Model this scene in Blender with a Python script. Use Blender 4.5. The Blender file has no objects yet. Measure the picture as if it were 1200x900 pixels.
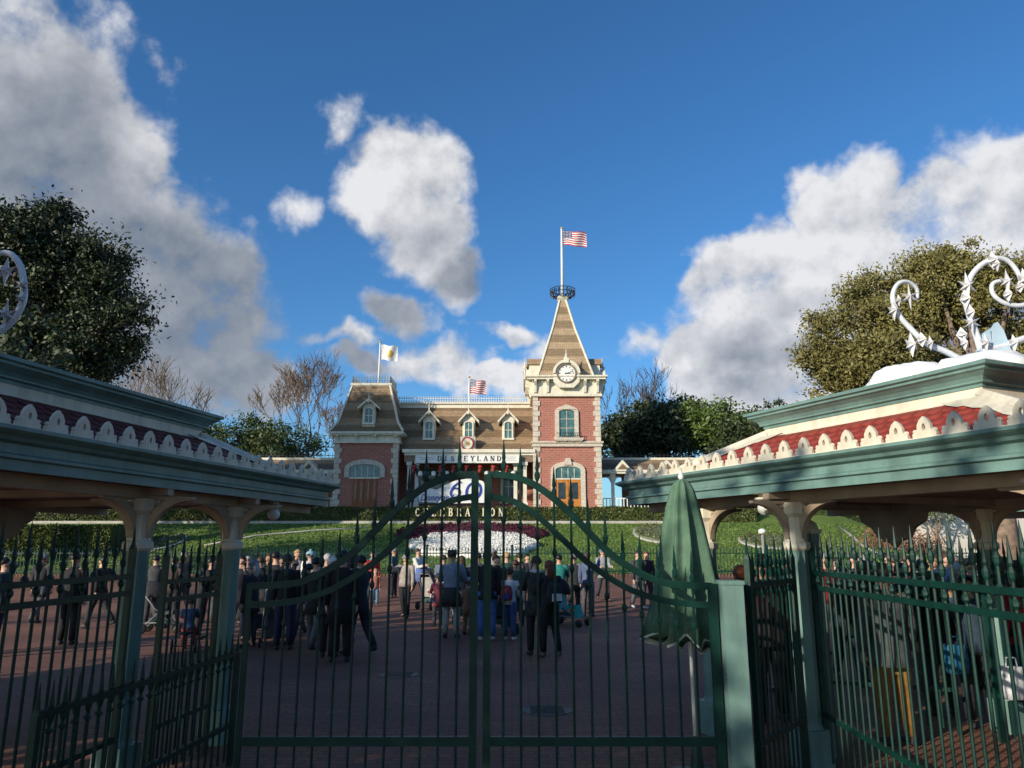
import bpy, bmesh, math, random
import numpy as np
from mathutils import Vector, Matrix, noise as mnoise
R = math.radians
sc = bpy.context.scene
COL = sc.collection

# ------------------------------------------------------------------ camera
F = 880.0; TH = math.atan(190.0/F); CZ = 1.9
ST, CT = math.sin(TH), math.cos(TH)
cam = bpy.data.cameras.new("camera"); camo = bpy.data.objects.new("camera", cam); COL.objects.link(camo)
cam.sensor_width = 36.0; cam.lens = 36.0*F/1200.0
cam.clip_start = 0.05; cam.clip_end = 5000
camo.location = (0, 0, CZ); camo.rotation_euler = (R(90)+TH, 0, 0)
sc.camera = camo

# ------------------------------------------------------------------ light
SUN_EL = 19.0; SUN_AZ = 46.0         # sun behind the viewer, to the left
SUN_STRENGTH = 5.0; SKY_STRENGTH = 0.108; EXPOSURE = 0.0
sdir = Vector((-math.sin(R(SUN_AZ))*math.cos(R(SUN_EL)), -math.cos(R(SUN_AZ))*math.cos(R(SUN_EL)), math.sin(R(SUN_EL))))
sl = bpy.data.lights.new("sun", 'SUN'); slo = bpy.data.objects.new("sun", sl); COL.objects.link(slo)
sl.energy = SUN_STRENGTH; sl.angle = R(0.5); sl.color = (1.0, 0.90, 0.74)
slo.rotation_euler = (-sdir).to_track_quat('-Z', 'Y').to_euler(); slo.location = (-30, -30, 30)
sc.view_settings.view_transform = 'Standard'; sc.view_settings.look = 'None'
sc.view_settings.exposure = EXPOSURE; sc.view_settings.gamma = 1.0
sc.cycles.max_bounces = 5; sc.cycles.diffuse_bounces = 2; sc.cycles.transparent_max_bounces = 6
sc.cycles.use_denoising = True

def P(px, py, D):
    """world point seen at photograph pixel (px,py) at distance D along +Y"""
    u = (px-600)/F; v = (450-py)/F
    t = D/(CT - v*ST)
    return Vector((u*t, D, CZ + t*(ST+v*CT)))
def Pdir(px, py):
    u = (px-600)/F; v = (450-py)/F
    return Vector((u, CT-v*ST, ST+v*CT)).normalized()

# sky with clouds -------------------------------------------------------
w = bpy.data.worlds.new("World"); sc.world = w; w.use_nodes = True
nt = w.node_tree; nt.nodes.clear()
def N(t, **k):
    n = nt.nodes.new(t)
    for a, b in k.items(): setattr(n, a, b)
    return n
def mth(op, a, b=None, c=None, clamp=False):
    n = N('ShaderNodeMath', operation=op); n.use_clamp = clamp
    for i, x in enumerate((a, b, c)):
        if x is None: continue
        if isinstance(x, (int, float)): n.inputs[i].default_value = x
        else: nt.links.new(x, n.inputs[i])
    return n.outputs[0]
tc = N('ShaderNodeTexCoord'); gen = tc.outputs['Generated']
sky = N('ShaderNodeTexSky', sky_type='NISHITA'); sky.sun_disc = False
sky.sun_elevation = R(SUN_EL); sky.sun_rotation = R(180+SUN_AZ)
sky.air_density = 1.0; sky.dust_density = 0.9; sky.ozone_density = 2.2; sky.altitude = 100
hs = N('ShaderNodeHueSaturation'); hs.inputs['Saturation'].default_value = 1.08; hs.inputs['Value'].default_value = 1.0
tint = N('ShaderNodeMix', data_type='RGBA', blend_type='MULTIPLY'); tint.inputs[0].default_value = 1.0; tint.inputs[7].default_value = (0.80, 1.15, 1.48, 1)
nt.links.new(sky.outputs[0], tint.inputs[6]); nt.links.new(tint.outputs[2], hs.inputs['Color'])
def noise(vec, scale, detail, rough=0.55, color=False):
    n = N('ShaderNodeTexNoise'); n.inputs['Scale'].default_value = scale
    n.inputs['Detail'].default_value = detail; n.inputs['Roughness'].default_value = rough
    nt.links.new(vec, n.inputs['Vector']); return n.outputs['Color' if color else 0]
def vmath(op, a, b=None, s=None):
    n = N('ShaderNodeVectorMath', operation=op)
    nt.links.new(a, n.inputs[0])
    if b is not None:
        if isinstance(b, (tuple, Vector)): n.inputs[1].default_value = b
        else: nt.links.new(b, n.inputs[1])
    if s is not None: n.inputs['Scale'].default_value = s
    return n.outputs['Value' if op == 'LENGTH' else 0]
dn = noise(gen, 7.0, 4, 0.6, True)
off = vmath('SCALE', vmath('SUBTRACT', dn, (0.5, 0.5, 0.5)), s=0.12)
pos = vmath('ADD', gen, off)
def blobs(lst):
    acc = None
    for (px, py, rx, ry, rot, wt) in lst:
        c = Pdir(px, py)
        # local frame: x axis right, z axis up, y axis outwards
        fwd = c; right = Vector((fwd.y, -fwd.x, 0)).normalized(); up = right.cross(fwd)
        M3 = Matrix((right, fwd, up)).transposed() @ Matrix.Rotation(R(rot), 3, 'Y')
        m = N('ShaderNodeMapping', vector_type='TEXTURE')
        m.inputs['Location'].default_value = c
        m.inputs['Rotation'].default_value = M3.to_euler('XYZ')
        m.inputs['Scale'].default_value = (rx/F, 0.6, ry/F)
        nt.links.new(pos, m.inputs['Vector'])
        d = vmath('LENGTH', m.outputs[0])
        v = mth('MULTIPLY_ADD', d, -wt, wt)
        acc = v if acc is None else mth('MAXIMUM', acc, v)
    return acc
# px,py,rx,ry,rot,weight
CL = [(-10,30,65,80,0,1.5),(20,190,140,210,-25,1.7),(120,330,200,150,20,1.7),(240,350,85,105,0,1.3),(-120,250,240,300,0,1.8),
      (165,190,42,36,-30,.62),(85,95,60,22,20,.26),(195,85,26,30,0,.36),
      (480,210,95,80,5,1.35),(505,270,88,70,0,1.1),(540,325,50,42,0,.8),(400,165,38,45,0,.44),(345,235,35,30,20,.27),
      (455,368,55,32,15,.66),(588,391,42,26,0,.85),(520,425,85,42,0,.85),(590,450,90,30,0,.9),(395,402,60,14,0,.5),(425,425,60,18,0,.75),
      (280,450,80,50,0,.9),(640,405,60,40,0,.45),(700,430,40,30,0,.35),
      (985,245,80,65,0,1.5),(905,350,115,100,10,1.6),(860,430,85,85,0,1.6),(828,320,38,48,10,1.1),(1135,280,110,75,10,1.6),(1215,240,70,75,0,1.4),
      (1010,390,220,140,0,1.8),(1250,380,200,200,0,1.7),(770,410,50,30,0,.35)]
GR = [(60,180,130,160,0,1.1),(150,330,220,150,15,1.5),(270,370,130,130,0,1.6),(230,430,160,110,0,1.6),(40,240,160,170,0,1.2),(540,330,75,48,0,1.2),(455,370,70,45,0,1.0),(500,275,80,60,0,.6),
      (420,425,70,28,0,1.2),(870,405,110,40,0,.85),(930,360,70,35,0,.5),(1180,390,160,80,0,1.0),(590,400,30,16,0,.4),(880,455,90,40,0,.5)]
M = blobs(CL); G = blobs(GR)
fb = noise(gen, 10.0, 10, 0.58)
fb2 = noise(vmath('ADD', gen, tuple(Vector((-0.012, 0.0, 0.022)))), 10.0, 10, 0.58)
big = noise(gen, 2.3, 5, 0.5)
# the rest of the sky, out of frame, carries only sparse cloud, thinned to lower the fill light
sep = N('ShaderNodeSeparateXYZ'); nt.links.new(gen, sep.inputs[0])
behind = mth('MULTIPLY_ADD', sep.outputs['Y'], -3.0, 0.6, clamp=True)
rest = mth('ADD', mth('MULTIPLY', mth('MULTIPLY_ADD', big, 6.0, -3.5), behind), mth('SUBTRACT', behind, 1.0))
Mx = mth('MAXIMUM', M, rest)
dens = mth('ADD', mth('MINIMUM', Mx, 0.55), mth('MULTIPLY_ADD', fb, 1.5, -0.83))
mr = N('ShaderNodeMapRange', interpolation_type='SMOOTHSTEP'); nt.links.new(dens, mr.inputs[0])
mr.inputs[1].default_value = 0.0; mr.inputs[2].default_value = 0.40; mr.inputs[3].default_value = 0.0; mr.inputs[4].default_value = 0.96
relief = mth('MULTIPLY', mth('SUBTRACT', fb, fb2), 1.9)
gpos = mth('MINIMUM', mth('MAXIMUM', G, 0.0), 0.74)
shade = mth('ADD', mth('ADD', mth('MULTIPLY', gpos, 1.0), mth('MULTIPLY', mth('MULTIPLY_ADD', fb, -1.0, 0.5), 0.5)), mth('MULTIPLY_ADD', mth('MULTIPLY', relief, mth('MULTIPLY_ADD', gpos, -1.0, 1.0)), -1.0, 0.12), clamp=True)
cm = N('ShaderNodeMix', data_type='RGBA')
nt.links.new(shade, cm.inputs[0]); cm.inputs[6].default_value = (7.8, 7.8, 8.0, 1); cm.inputs[7].default_value = (1.7, 2.05, 2.6, 1)
mx = N('ShaderNodeMix', data_type='RGBA')
nt.links.new(mr.outputs[0], mx.inputs[0]); nt.links.new(hs.outputs[0], mx.inputs[6]); nt.links.new(cm.outputs[2], mx.inputs[7])
bg = N('ShaderNodeBackground'); bg.inputs['Strength'].default_value = SKY_STRENGTH
nt.links.new(mx.outputs[2], bg.inputs[0])
wo = N('ShaderNodeOutputWorld'); nt.links.new(bg.outputs[0], wo.inputs[0])
w.cycles.sampling_method = 'MANUAL'; w.cycles.sample_map_resolution = 512

# ------------------------------------------------------------------ materials
MATS = {}
def mat(name, col, rough=0.6, var=0.12, scale=6.0, bump=0.0, bscale=40.0, metal=0.0, col2=None, kind=None, spec=0.4, trans=None, emit=None, detail=5):
    if name in MATS: return MATS[name]
    m = bpy.data.materials.new(name); m.use_nodes = True; t = m.node_tree
    b = t.nodes['Principled BSDF']
    b.inputs['Roughness'].default_value = rough; b.inputs['Metallic'].default_value = metal
    b.inputs['Specular IOR Level'].default_value = spec
    tcn = t.nodes.new('ShaderNodeTexCoord')
    nz = t.nodes.new('ShaderNodeTexNoise'); nz.inputs['Scale'].default_value = scale; nz.inputs['Detail'].default_value = detail
    t.links.new(tcn.outputs['Object'], nz.inputs['Vector'])
    c1 = tuple(col); c2 = tuple(col2) if col2 else tuple(c*(1-var*1.6) for c in col)
    if not col2: c1 = tuple(min(1, c*(1+var)) for c in col)
    rp = t.nodes.new('ShaderNodeValToRGB'); rp.color_ramp.elements[0].position = 0.32; rp.color_ramp.elements[1].position = 0.68
    rp.color_ramp.elements[0].color = (*c2, 1); rp.color_ramp.elements[1].color = (*c1, 1)
    t.links.new(nz.outputs[0], rp.inputs[0])
    out = rp.outputs[0]
    if kind == 'brick':
        bk = t.nodes.new('ShaderNodeTexBrick'); mp = t.nodes.new('ShaderNodeMapping')
        mp.inputs['Rotation'].default_value = (R(90), 0, 0)
        t.links.new(tcn.outputs['Object'], mp.inputs[0]); t.links.new(mp.outputs[0], bk.inputs[0])
        bk.inputs['Scale'].default_value = 1.0; bk.inputs['Mortar Size'].default_value = 0.016; bk.inputs['Mortar Smooth'].default_value = .3
        bk.inputs['Brick Width'].default_value = 0.42; bk.inputs['Row Height'].default_value = 0.16
        bk.inputs['Mortar'].default_value = (0.42, 0.24, 0.20, 1)
        t.links.new(out, bk.inputs['Color1']); bk.inputs['Color2'].default_value = (*c2, 1)
        out = bk.outputs[0]
    if kind == 'shingle':
        sp = t.nodes.new('ShaderNodeSeparateXYZ'); t.links.new(tcn.outputs['Object'], sp.inputs[0])
        mm = t.nodes.new('ShaderNodeMath'); mm.operation = 'MULTIPLY'; mm.inputs[1].default_value = 5.2; t.links.new(sp.outputs['Z'], mm.inputs[0])
        si = t.nodes.new('ShaderNodeMath'); si.operation = 'SINE'; t.links.new(mm.outputs[0], si.inputs[0])
        r2 = t.nodes.new('ShaderNodeValToRGB'); t.links.new(si.outputs[0], r2.inputs[0])
        r2.color_ramp.elements[0].color = (.62, .60, .58, 1); r2.color_ramp.elements[1].color = (1, 1, 1, 1); r2.color_ramp.elements[1].position = .25
        bk = t.nodes.new('ShaderNodeTexBrick'); mp = t.nodes.new('ShaderNodeMapping'); mp.inputs['Rotation'].default_value = (R(90), 0, 0)
        t.links.new(tcn.outputs['Object'], mp.inputs[0]); t.links.new(mp.outputs[0], bk.inputs[0])
        bk.inputs['Scale'].default_value = 1.0; bk.inputs['Mortar Size'].default_value = 0.015; bk.inputs['Brick Width'].default_value = .3; bk.inputs['Row Height'].default_value = .14
        bk.inputs['Mortar'].default_value = (c2[0]*.6, c2[1]*.6, c2[2]*.6, 1); bk.inputs['Color2'].default_value = (*c2, 1)
        t.links.new(out, bk.inputs['Color1'])
        ml = t.nodes.new('ShaderNodeMix'); ml.data_type = 'RGBA'; ml.blend_type = 'MULTIPLY'; ml.inputs[0].default_value = 1
        t.links.new(bk.outputs[0], ml.inputs[6]); t.links.new(r2.outputs[0], ml.inputs[7]); out = ml.outputs[2]
    if kind == 'paver':
        bk = t.nodes.new('ShaderNodeTexBrick'); t.links.new(tcn.outputs['Object'], bk.inputs[0])
        bk.inputs['Scale'].default_value = 1.0; bk.inputs['Mortar Size'].default_value = 0.012
        bk.inputs['Brick Width'].default_value = 0.22; bk.inputs['Row Height'].default_value = 0.11
        bk.inputs['Mortar'].default_value = (c2[0]*.7, c2[1]*.7, c2[2]*.7, 1); bk.inputs['Color2'].default_value = (*c2, 1)
        t.links.new(out, bk.inputs['Color1']); out = bk.outputs[0]
        n3 = t.nodes.new('ShaderNodeTexNoise'); n3.inputs['Scale'].default_value = .35; n3.inputs['Detail'].default_value = 6
        t.links.new(tcn.outputs['Object'], n3.inputs[0])
        r3 = t.nodes.new('ShaderNodeValToRGB'); r3.color_ramp.elements[0].color = (.60, .61, .64, 1); r3.color_ramp.elements[0].position = .35; r3.color_ramp.elements[1].position = .65
        t.links.new(n3.outputs[0], r3.inputs[0])
        ml = t.nodes.new('ShaderNodeMix'); ml.data_type = 'RGBA'; ml.blend_type = 'MULTIPLY'; ml.inputs[0].default_value = 1
        t.links.new(out, ml.inputs[6]); t.links.new(r3.outputs[0], ml.inputs[7]); out = ml.outputs[2]
    if kind == 'leaf':
        g = t.nodes.new('ShaderNodeNewGeometry')
        r2 = t.nodes.new('ShaderNodeValToRGB'); t.links.new(g.outputs['Random Per Island'], r2.inputs[0])
        r2.color_ramp.elements[0].color = (*c2, 1); r2.color_ramp.elements[1].color = (*c1, 1)
        ml = t.nodes.new('ShaderNodeMix'); ml.data_type = 'RGBA'; ml.inputs[0].default_value = .55
        t.links.new(out, ml.inputs[6]); t.links.new(r2.outputs[0], ml.inputs[7]); out = ml.outputs[2]
    if kind == 'paint':
        mp2 = t.nodes.new('ShaderNodeMapping'); mp2.inputs['Scale'].default_value = (7, 7, 1.1); t.links.new(tcn.outputs['Object'], mp2.inputs[0])
        n5 = t.nodes.new('ShaderNodeTexNoise'); n5.inputs['Scale'].default_value = 1.6; n5.inputs['Detail'].default_value = 8; t.links.new(mp2.outputs[0], n5.inputs[0])
        r5 = t.nodes.new('ShaderNodeValToRGB'); r5.color_ramp.elements[0].position = .34; r5.color_ramp.elements[1].position = .55
        r5.color_ramp.elements[0].color = (.70, .69, .66, 1); t.links.new(n5.outputs[0], r5.inputs[0])
        m5 = t.nodes.new('ShaderNodeMix'); m5.data_type = 'RGBA'; m5.blend_type = 'MULTIPLY'; m5.inputs[0].default_value = .5
        t.links.new(out, m5.inputs[6]); t.links.new(r5.outputs[0], m5.inputs[7]); out = m5.outputs[2]
    t.links.new(out, b.inputs['Base Color'])
    if bump:
        n2 = t.nodes.new('ShaderNodeTexNoise'); n2.inputs['Scale'].default_value = bscale; n2.inputs['Detail'].default_value = 4
        t.links.new(tcn.outputs['Object'], n2.inputs['Vector'])
        bp = t.nodes.new('ShaderNodeBump'); bp.inputs['Strength'].default_value = bump; bp.inputs['Distance'].default_value = 0.02
        t.links.new(n2.outputs[0], bp.inputs['Height']); t.links.new(bp.outputs[0], b.inputs['Normal'])
    if trans:
        b.inputs['Transmission Weight'].default_value = trans
    if emit:
        b.inputs['Emission Color'].default_value = (*col, 1); b.inputs['Emission Strength'].default_value = emit
    MATS[name] = m; return m

CREAM = mat('cream_paint', (.76, .70, .56), .5, .07, 3, .1, 30, kind='paint')
TEAL = mat('sage_teal_paint', (.16, .275, .25), .42, .12, 3, .08, 40, kind='paint')
DTEAL = mat('dark_green_metal', (.003, .036, .027), .45, .2, 8, .05, 60, spec=.35)
DARKG = mat('weathered_dark_green_metal', (.012, .06, .05), .45, .25, 8)
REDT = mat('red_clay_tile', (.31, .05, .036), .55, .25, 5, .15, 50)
BRICK = mat('rose_brick', (.42, .155, .105), .8, .14, 4, .2, 20, kind='brick')
STONE = mat('pale_quoin_stone', (.60, .52, .42), .8, .12, 6, .2, 20)
SHING = mat('brown_shingle', (.40, .27, .155), .85, .15, 5, .2, 30, kind='shingle')
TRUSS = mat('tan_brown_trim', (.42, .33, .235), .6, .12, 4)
WHITE = mat('white_paint', (.80, .79, .75), .5, .06, 4)
SNOW = mat('artificial_snow', (.86, .88, .90), .7, .04, 3, .2, 18)
ICE = mat('pale_silver_blue_vine', (.74, .78, .83), .3, .08, 8, spec=.6)
STARM = mat('silver_white_star', (.70, .69, .70), .35, .12, 9, spec=.6)
BLACK = mat('black_paint', (.015, .015, .017), .5, .2, 8)
DKGLASS = mat('dark_window_glass', (.035, .05, .055), .12, .3, 2, spec=.8)
TGLASS = mat('green_curtained_glass', (.07, .16, .155), .2, .3, 3, spec=.7)
ORWOOD = mat('orange_varnished_wood', (.52, .20, .04), .45, .2, 5)
OLIVEU = mat('sage_green_canvas', (.10, .19, .125), .8, .12, 9, .25, 60)
MASK = mat('globe_glass', (.82, .80, .72), .3, .03, 3)
BLUE = mat('deep_blue_print', (.02, .05, .30), .5, .1, 5)
REDP = mat('red_paint', (.45, .03, .03), .5, .1, 5)
GOLD = mat('gold_paint', (.55, .36, .08), .4, .1, 5)
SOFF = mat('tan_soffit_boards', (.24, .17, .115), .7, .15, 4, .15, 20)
BARK = mat('grey_brown_bark', (.14, .10, .075), .9, .3, 6, .4, 15)
PALEBARK = mat('pale_twig_bark', (.23, .165, .12), .9, .25, 6, .3, 15)
CONC = mat('pale_concrete', (.45, .42, .37), .85, .12, 2, .15, 20)

# ------------------------------------------------------------------ mesh helpers
class MB:
    def __init__(s): s.v = []; s.f = []; s.m = []; s.mi = 0
    def add(s, vs, fs):
        o = len(s.v); s.v += [tuple(v) for v in vs]; s.f += [tuple(i+o for i in f) for f in fs]; s.m += [s.mi]*len(fs)
    def box(s, x0, x1, y0, y1, z0, z1, M=None):
        vs = [Vector((x, y, z)) for x in (x0, x1) for y in (y0, y1) for z in (z0, z1)]
        if M: vs = [M @ v for v in vs]
        s.add(vs, [(0,1,3,2),(4,6,7,5),(0,4,5,1),(2,3,7,6),(0,2,6,4),(1,5,7,3)])
    def tube(s, pts, rad, n=8, cap=True):
        pts = [Vector(p) for p in pts]
        if not isinstance(rad, (list, tuple)): rad = [rad]*len(pts)
        rings = []; t0 = (pts[1]-pts[0]).normalized()
        ref = Vector((1, 0, 0)) if abs(t0.x) < .8 else Vector((0, 1, 0))
        a = (ref - t0*ref.dot(t0)).normalized()
        vs = []
        for i, p in enumerate(pts):
            if i == 0: t = t0
            elif i == len(pts)-1: t = (pts[i]-pts[i-1]).normalized()
            else:
                t = (pts[i+1]-pts[i-1])
                t = t.normalized() if t.length > 1e-9 else t0
            a = a - t*a.dot(t)
            a = a.normalized() if a.length > 1e-6 else t.orthogonal().normalized()
            b = t.cross(a); r = rad[i]
            rx, ry = (r if isinstance(r, (tuple, list)) else (r, r))
            for k in range(n):
                an = 2*math.pi*k/n; vs.append(p + a*math.cos(an)*rx + b*math.sin(an)*ry)
        fs = []
        for i in range(len(pts)-1):
            for k in range(n):
                k2 = (k+1) % n; fs.append((i*n+k, i*n+k2, (i+1)*n+k2, (i+1)*n+k))
        if cap: fs.append(tuple(range(n-1, -1, -1))); fs.append(tuple((len(pts)-1)*n+k for k in range(n)))
        s.add(vs, fs)
    def rings(s, rs, cap=True):
        n = len(rs[0]); vs = [v for r in rs for v in r]; fs = []
        for i in range(len(rs)-1):
            for k in range(n):
                k2 = (k+1) % n; fs.append((i*n+k, i*n+k2, (i+1)*n+k2, (i+1)*n+k))
        if cap: fs.append(tuple(range(n-1, -1, -1))); fs.append(tuple((len(rs)-1)*n+k for k in range(n)))
        s.add(vs, fs)
    def lathe(s, prof, c=(0, 0, 0), n=12, cap=True, sx=1, sy=1):
        c = Vector(c)
        s.rings([[c+Vector((r*math.cos(2*math.pi*k/n)*sx, r*math.sin(2*math.pi*k/n)*sy, z)) for k in range(n)] for r, z in prof], cap)
    def prism(s, poly, d0, d1, fn=None):
        """poly in (a,b); extruded along c from d0 to d1; fn maps (a,b,c)->xyz (default x,z,y)"""
        fn = fn or (lambda a, b, c: (a, c, b))
        n = len(poly); vs = [fn(a, b, d0) for a, b in poly] + [fn(a, b, d1) for a, b in poly]
        fs = [tuple(range(n)), tuple(range(2*n-1, n-1, -1))] + [(i, n+i, n+(i+1) % n, (i+1) % n) for i in range(n)]
        s.add(vs, fs)
    def ball(s, c, r, n=10, m=7, sc3=(1, 1, 1)):
        c = Vector(c); vs = []; fs = []
        for i in range(m+1):
            ph = math.pi*i/m
            for k in range(n):
                a = 2*math.pi*k/n
                vs.append(c+Vector((r*sc3[0]*math.sin(ph)*math.cos(a), r*sc3[1]*math.sin(ph)*math.sin(a), r*sc3[2]*math.cos(ph))))
        for i in range(m):
            for k in range(n):
                k2 = (k+1) % n; fs.append((i*n+k, (i+1)*n+k, (i+1)*n+k2, i*n+k2))
        s.add(vs, fs)

WM = {}
def wmat(o):
    if o is None: return Matrix()
    b = Matrix.LocRotScale(o.location, o.rotation_euler, o.scale)
    return wmat(o.parent) @ b
def mesh_of(name, mb, mats, smooth=False):
    me = bpy.data.meshes.new(name); me.from_pydata(mb.v, [], mb.f)
    if not isinstance(mats, (list, tuple)): mats = [mats]
    for m in mats: me.materials.append(m)
    if len(mats) > 1: me.polygons.foreach_set('material_index', mb.m)
    bm = bmesh.new(); bm.from_mesh(me); bmesh.ops.recalc_face_normals(bm, faces=bm.faces); bm.to_mesh(me); bm.free()
    if smooth: me.polygons.foreach_set('use_smooth', [True]*len(me.polygons))
    return me
def obj(name, mb, mats, parent=None, smooth=False, world=False, loc=None, rot=None, auto=None):
    if world and parent:
        inv = wmat(parent).inverted(); mb.v = [tuple(inv @ Vector(v)) for v in mb.v]
    me = mb if isinstance(mb, bpy.types.Mesh) else mesh_of(name, mb, mats, smooth)
    o = bpy.data.objects.new(name, me); COL.objects.link(o)
    if parent: o.parent = parent
    if loc is not None: o.location = loc
    if rot is not None: o.rotation_euler = rot
    if auto:
        me.polygons.foreach_set('use_smooth', [True]*len(me.polygons)); me.set_sharp_from_angle(angle=R(auto))
    return o
def tag(o, label=None, cat=None, group=None, kind=None):
    if label: o['label'] = label
    if cat: o['category'] = cat
    if group: o['group'] = group
    if kind: o['kind'] = kind
    return o
def empty(name, loc, label=None, cat=None, group=None, rz=0):
    o = bpy.data.objects.new(name, None); COL.objects.link(o); o.empty_display_size = .2
    o.location = loc; o.rotation_euler = (0, 0, rz)
    return tag(o, label, cat, group)
def copy_tree(o, parent=None):
    c = o.copy(); COL.objects.link(c)
    if parent: c.parent = parent
    for ch in KIDS(o): copy_tree(ch, c)
    return c
def KIDS(o): return [x for x in list(COL.objects) if x.parent == o]

def smooth01(t): t = max(0, min(1, t)); return t*t*(3-2*t)
def gz(x, y):
    """height of the ground"""
    z = 0.5*smooth01((y-20)/16.0) if y < 36 else 0.5
    if y > 36.6:
        k = (y-36.6)/13.4
        z = 0.5 + 2.95*min(1, k)**1.15
        if x > 14: z += 0.0
    if y > 50: z = 3.45 + min(1, (y-50)/2.5)*0.95
    return z
# ================================================================== SETTING
def sheet(name, xs, ys, fz, m, kind='structure', dz=0.0):
    mb = MB(); nx, ny = len(xs), len(ys)
    mb.v = [(x, y, fz(x, y)+dz) for y in ys for x in xs]
    mb.f = [(j*nx+i, j*nx+i+1, (j+1)*nx+i+1, (j+1)*nx+i) for j in range(ny-1) for i in range(nx-1)]
    mb.m = [0]*len(mb.f)
    o = obj(name, mb, m, smooth=True); return tag(o, kind=kind)
PAVE = mat('red_brick_paving', (.34, .15, .088), .75, .2, 1.2, .25, 25, col2=(.21, .092, .056), kind='paver')
GRASS = mat('lawn_grass', (.15, .21, .04), .9, .2, 1.1, .8, 25, col2=(.085, .145, .026), detail=9)
EARTH = mat('dry_earth', (.16, .14, .10), .95, .2, .05)
def hillz(x, y):
    z = gz(x, y)
    if x > 21.5:
        k = smooth01((x-21.5)/9.0); z = z*(1-k) + (.45)*k if y > 36 else z
    return z
lin = lambda a, b, n: [a+(b-a)*i/(n-1) for i in range(n)]
sheet('ground', [-1500, -200, 200, 1500], [-400, -20, 30, 1500], lambda x, y: -.35, EARTH)
sheet('plaza_paving', lin(-70, 70, 30), lin(-40, 36.6, 60), gz, PAVE)
sheet('hill', lin(-70, 60, 66), lin(36.6, 53, 34), hillz, GRASS)
sheet('station_terrace', lin(-70, 60, 40), lin(53, 75, 6), lambda x, y: min(4.4, hillz(x, 53)), CONC)
mb = MB(); mb.box(-70, 60, 36.35, 36.6, 0.3, .62); tag(obj('kerb', mb, PAVE), kind='structure')
# pale kerb along the foot of the hedge
mb = MB(); mb.box(-40, 13, 49.55, 49.75, 3.0, 3.50); tag(obj('hedge_kerb', mb, CONC), kind='structure')

# ------------------------------------------------------------------ foliage
LEAF_D = mat('dark_evergreen_leaf', (.05, .07, .022), .5, .4, .5, col2=(.022, .032, .014), kind='leaf')
LEAF_M = mat('mid_green_leaf', (.085, .12, .028), .5, .4, .5, col2=(.035, .055, .016), kind='leaf')
LEAF_O = mat('olive_brown_leaf', (.27, .235, .07), .6, .4, .6, col2=(.10, .095, .03), kind='leaf')
LEAF_H = mat('hedge_leaf', (.13, .15, .035), .5, .3, .8, col2=(.055, .075, .02), kind='leaf')
def leaf_mesh(name, pts, size, m, rs, flat=0.0, aspect=.45):
    n = len(pts)
    d = rs.normal(size=(n, 3)); d[:, 2] *= (1-flat); d /= np.linalg.norm(d, axis=1)[:, None]
    e = rs.normal(size=(n, 3)); e -= d*(e*d).sum(1)[:, None]; e /= np.linalg.norm(e, axis=1)[:, None]
    s = size*(.6+.8*rs.rand(n))[:, None]
    v = np.empty((n, 4, 3)); v[:, 0] = pts-d*s*.5; v[:, 1] = pts+e*s*aspect*.5; v[:, 2] = pts+d*s*.5; v[:, 3] = pts-e*s*aspect*.5
    me = bpy.data.meshes.new(name); me.vertices.add(n*4); me.vertices.foreach_set('co', v.ravel().astype(np.float32))
    me.loops.add(n*4); me.loops.foreach_set('vertex_index', np.arange(n*4, dtype=np.int32))
    me.polygons.add(n); me.polygons.foreach_set('loop_start', np.arange(0, n*4, 4, dtype=np.int32))
    me.materials.append(m); me.update(calc_edges=True); return me
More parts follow.
